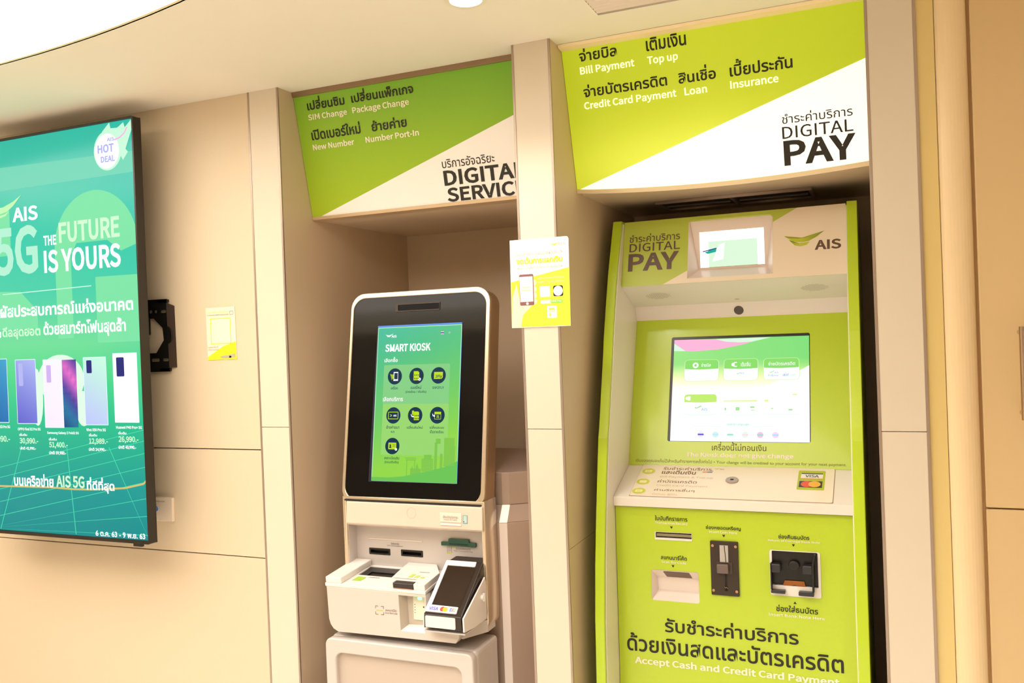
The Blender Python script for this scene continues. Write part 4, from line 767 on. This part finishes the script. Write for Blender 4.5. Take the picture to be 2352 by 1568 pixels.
# slanted shelf
shv = (Vector((0, .39 - .21, 1.1275 - 1.061))).length
shf = slab('shelf', KB, [(iu0, -.0005), (iu1, -.0005), (iu1, shv), (iu0, shv)], -.010, .0, M_kwhite, P, bev=.001)
box('shelf_lip', IX0, IX1, .2065, .2200, 1.0330, 1.0605, M_kwhite, P, bev=.0015)
pl = rr(.0500, .0055, .6180, .1915, .006)
slab('cover_plate', KB, pl, .0002, .0025, mat('cover_cream', (248, 234, 216), rough=.3, coat=.2), shf, bev=.0006)
film('cover_gap', KB, stroke([(.0495, .1915), (.0495, .0050), (.6185, .0050), (.6185, .1915), (.0495, .1915)], .0014), .0004, mat('gap_line', (150, 108, 90), rough=.6), shf)
slab('lock', KB, ell(.3360, .1075, .0185, n=32), .0025, .0060, mat('lock_steel', (190, 170, 160), rough=.3, metal=.7), shf, bev=.001)
film('lock_hole', KB, [rr(.3310, .1045, .3410, .1115, .002)], .0063, M_dark, shf)
slab('card_sticker', KB, rr(.5197, .0679, .5932, .1765, .004), .0026, .0030, mat('sticker_olive', (186, 196, 54), rough=.4), shf)
film('sticker_print', KB, [[(.5270, .1285), (.5868, .1285), (.5877, .1605), (.5273, .1605)]], .0034, INK['white'], shf)
film('sticker_print', KB, [[(.5280, .1555), (.5870, .1555), (.5870, .1605), (.5280, .1605)]], .0037, mat('visa_navy', (52, 62, 96), rough=.4), shf)
film('sticker_print', KB, [[(.5270, .1285), (.5868, .1285), (.5868, .1330), (.5270, .1330)]], .0037, mat('visa_gold', (244, 190, 130), rough=.4), shf)
film('sticker_print', KB, [[(.5248, .0812), (.5870, .0803), (.5872, .1163), (.5250, .1157)]], .0034, mat('mc_dark', (56, 50, 66), rough=.4), shf)
film('sticker_print', KB, [ell(.5462, .0982, .0165, .0165, n=28)], .0037, mat('mc_red', (236, 84, 70)), shf)
film('sticker_print', KB, [ell(.5664, .0984, .0165, .0165, n=28)], .0039, mat('mc_orange', (250, 180, 70), rough=.4), shf)
letters(KB, [('VISA',0.5390,0.1365,0.0374,0.0150,'blue',.015)], .0037, dict(blue=mat('visa_navy', (52, 62, 96))), shf)
for k, (cu_, cv_) in enumerate(((.0768, .1500), (.0738, .0860), (.0733, .0314))):
    film('round_icon', KB, [ell(cu_, cv_, .0200, .0170, n=28)], .0029, mat('icon_olive', (214, 218, 92), rough=.4), shf)
    film('round_icon', KB, [rr(cu_ - .0110, cv_ - .0080, cu_ + .0110, cv_ + .0070, .003)], .0032, mat('icon_pale', (252, 244, 190), rough=.4), shf)
    if k != 1: film('round_icon', KB, stroke([(cu_ - .006, cv_ - .003), (cu_ + .007, cv_ - .003)], .002) + stroke([(cu_ - .006, cv_ + .002), (cu_ + .004, cv_ + .002)], .002), .0035, mat('icon_olive', (214, 218, 92)), shf)
for (x_, y_, s_) in ((.273, .172, .022), (.245, .1600, .018)):
    sa, sb = swoosh(x_, y_, s_); film('wing_mark', KB, [sa, sb], .0030, mat('icon_yellow', (230, 216, 90), rough=.4), shf)
film('card_strip', KB, [rr(.2420, .1500, .2560, .1560, .002)], .0030, mat('strip_pink', (240, 150, 150), rough=.4), shf); film('card_strip', KB, [rr(.2560, .1500, .2720, .1560, .002)], .0031, mat('strip_blue', (130, 130, 200), rough=.4), shf)
letters(KB, [('รับชำระค่าบริการ',0.1199,0.1610,0.1477,0.0200,'brown'), ('AIS',.292,.1690,.012,.006,'brown'), ('AIS',.263,.1580,.010,.005,'brown'), ('และเติมเงิน',0.1196,0.1360,0.1037,0.0210,'brown',.014), ('Bill Payment & Top up',0.1190,0.1113,0.1595,0.0135,'tan'), ('ค่าบัตรเครดิต',0.1182,0.0830,0.1170,0.0190,'brown'),
  ('Credit Card Payment',0.1189,0.0600,0.1527,0.0130,'tan'), ('ค่าบริการอื่นๆ',0.1181,0.0320,0.1196,0.0190,'brown'), ('Other Bills',0.1177,0.0110,0.0736,0.0110,'tan')], .0029, dict(brown=mat('shelf_ink', (140, 96, 88), rough=.5), tan=INK['tan']), shf, off=.002)
# lower panel
slot = rr(.1222, .4340, .2318, .4570, .002); scan = rr(.1080, .2562, .2475, .3452, .006); bank = rr(.4468, .2980, .5812, .4238, .006)
lp_ = plate('lower_panel', KL, [(iu0 + .001, -.49), (iu1 - .001, -.49), (iu1 - .001, .5270), (iu0 + .001, .5270)], [slot, scan, bank], -.012, .0, M_lime, P, bev=.0008)
body = [(.23, .02), (.236, 1.02), (.41, 1.09), (.57, 1.58), (.60, 1.72), (.60, 1.90), (.71, 1.90), (.71, .02)]
prism_x('cabinet_body', [(.262, .02), (.262, 1.02), (.42, 1.085), (.585, 1.56), (.62, 1.72), (.50, 1.875), (.71, 1.885), (.71, .02)], IX0, IX1, M_dark, P)
# receipt slot
rs = plate('receipt_slot', KL, slot, [rr(.1245, .4395, .2305, .4560, .001)], -.010, .0015, M_kwhite, P)
film('slot_mouth', KL, [rr(.1245, .4395, .2305, .4560, .001)], -.010, M_dark, rs)
slab('slot_shutter', KL, [(.1265, .4435), (.2290, .4435), (.2290, .4515), (.1265, .4515)], -.0095, -.004, mat('shutter_grey', (150, 140, 108), rough=.4), rs)
# scanner recess: four funnel walls, back wall, window
def q3(pts): return [KL.p(*p) for p in pts]
fr0 = q3([(.1080, .2562, 0), (.2475, .2562, 0), (.2475, .3452, 0), (.1080, .3452, 0)]); bk = q3([(.1200, .2800, -.036), (.2420, .2800, -.036), (.2440, .3150, -.036), (.1180, .3150, -.036)])
put('scan_recess', mesh('scan_recess', fr0 + bk, [(0, 1, 5, 4), (1, 2, 6, 5), (2, 3, 7, 6), (3, 0, 4, 7), (4, 5, 6, 7)]), mat('scan_white', (238, 224, 216), rough=.35), P)
dv = (Vector(fr0[2]) - Vector(bk[2]))
def topw(u, t): # point on the sloping upper wall
    A = Vector(bk[3]).lerp(Vector(bk[2]), u); B = Vector(fr0[3]).lerp(Vector(fr0[2]), u); return A.lerp(B, t) + KL.N * .0012 - KL.V * .0012
put('scanner_window', mesh('scanner_window', [topw(.25, .20), topw(.83, .20), topw(.79, .86), topw(.24, .86)], [(0, 1, 2, 3)]), mat('scanner_brown', (104, 76, 64), rough=.15), P)
# coin acceptor
ca_ = slab('coin_acceptor', KL, rr(.2835, .2866, .3618, .4406, .003), .0, .006, mat('coin_brown', (52, 38, 28), rough=.4), P, bev=.001)
slab('chute', KL, [(.3105, .3790), (.3340, .3790), (.3342, .4295), (.3106, .4293)], .0062, .0075, mat('chute_silver', (196, 190, 188), rough=.3, metal=.5), ca_)
film('chute_slit', KL, stroke([(.3238, .4290), (.3275, .3790)], .0022), .0079, M_black, ca_)
slab('lever', KL, rr(.3000, .3490, .3455, .3820, .002), .0062, .0090, mat('lever_dark', (70, 54, 46), rough=.35), ca_, bev=.0008)
slab('button', KL, rr(.3032, .3520, .3352, .3775, .003), .0090, .0210, mat('button_grey', (112, 96, 92), rough=.35), ca_, bev=.002)
film('coin_track', KL, [rr(.3225, .3000, .3290, .3490, .003), rr(.3200, .3000, .3315, .3150, .003)], .0064, M_dark, ca_)
film('mark', KL, stroke([(.3210, .3120), (.3240, .3085), (.3270, .3110), (.3310, .3070)], .0016), .0068, mat('mark_grey', (140, 116, 90), rough=.4), ca_)
for (u_, v_) in ((.2907, .4267), (.3552, .4270), (.2900, .2998), (.3549, .3004)):
    slab('screw', KL, ell(u_, v_, .0040, n=14), .006, .0078, mat('screw_brass', (196, 148, 112), rough=.35, metal=.5), ca_, bev=.0006)
# bank note acceptor
bfr = plate('note_bezel', KL, bank, [rr(.4530, .3260, .5740, .4215, .003)], -.010, .002, M_white, P, bev=.0006)
slab('note_floor', KL, [(.4530, .3060), (.5740, .3060), (.5740, .3262), (.4530, .3262)], -.010, .001, M_white, P)
NB = F(KL.p(0, 0, -.010), KL.p(0, 1, -.010))
na = slab('note_acceptor', KL, [(.4490, .326), (.5760, .326), (.5760, .4225), (.4490, .4225)], -.030, -.008, mat('note_black', (14, 12, 10), rough=.3), P)
for u0 in (.4500, .5340):
    slab('jaw', KL, rr(u0, .3640, u0 + .0270, .3880, .004), -.008, .016, mat('jaw_black', (44, 44, 50), rough=.25), na, bev=.003, seg=2)
slab('jaw_bar', KL, rr(.4500, .3080, .4880, .3165, .002), -.008, .020, mat('jaw_black', (44, 44, 50)), na, bev=.001)
slab('jaw_bar', KL, rr(.5230, .3060, .5630, .3165, .002), -.008, .020, mat('jaw_black', (44, 44, 50)), na, bev=.001)
slab('jaw_side', KL, [(.5590, .3165), (.5640, .3165), (.5640, .3900), (.5700, .4200), (.5650, .4200), (.5590, .3900)], -.008, .018, M_black, na, bev=.001)
slab('jaw_side', KL, [(.4495, .3165), (.4535, .3165), (.4535, .3900), (.4495, .3900)], -.008, .018, M_black, na, bev=.001)
slab('knob', KL, ell(.5120, .3840, .0150, .0130, n=20), -.008, .006, M_black, na, bev=.003)
slab('amber_guide', KL, [(.4800, .3270), (.4850, .3400), (.5370, .3400), (.5410, .3270), (.5300, .3230), (.5120, .3290), (.4920, .3230)], -.0078, -.002, mat('amber', (156, 92, 30), rough=.3, metal=.3), na, bev=.001)
film('arrow_mark', KL, [tri(.1722, .4708, .0042), tri(.3221, .4545, .0042), tri(.1734, .3585, .0042), tri(.5118, .4388, .0042), tri(.5110, .2815, .0042, True)], .0012, INK['dark'], lp_)
letters(KL, [('ใบบันทึกรายการ',0.1239,0.4903,0.0956,0.0140,'dark'), ('Transaction Record',0.1236,0.4800,0.0956,0.0075,'pale'), ('ช่องหยอดเหรียญ',0.2719,0.4700,0.0982,0.0140,'dark'), ('Insert Coin Here',0.2815,0.4615,0.0783,0.0072,'pale'),
  ('สแกนบาร์โค้ด',0.1381,0.3772,0.0765,0.0136,'dark'), ('Scan Bar Code',0.1400,0.3665,0.0722,0.0075,'pale'), ('ช่องคืนธนบัตร',0.4723,0.4560,0.0821,0.0130,'dark'), ('Return of Damage Bank Note',0.4442,0.4460,0.1379,0.0072,'pale'),
  ('ช่องใส่ธนบัตร',0.4602,0.2540,0.1103,0.0185,'dark'), ('Insert Bank Note Here',0.4406,0.2400,0.1470,0.0085,'pale'),
  ('รับชำระค่าบริการ',0.1439,0.1656,0.3733,0.0440,'dark'), ('ด้วยเงินสดและบัตรเครดิต',0.0286,0.1010,0.6035,0.0540,'dark'), ('Accept Cash and Credit Card Payment',0.0509,0.0600,0.5695,0.0260,'pale',.022)], .0012, INK, lp_, off=.010)
for o in bpy.data.objects:
    if o.type == 'MESH' and o.name.split('.')[0] in ('icon_detail', 'tile_icon', 'light_grid', 'scan_icon', 'reader_marks', 'receipt_icon') and len(o.data.polygons) > 1:
        o['kind'] = 'stuff'
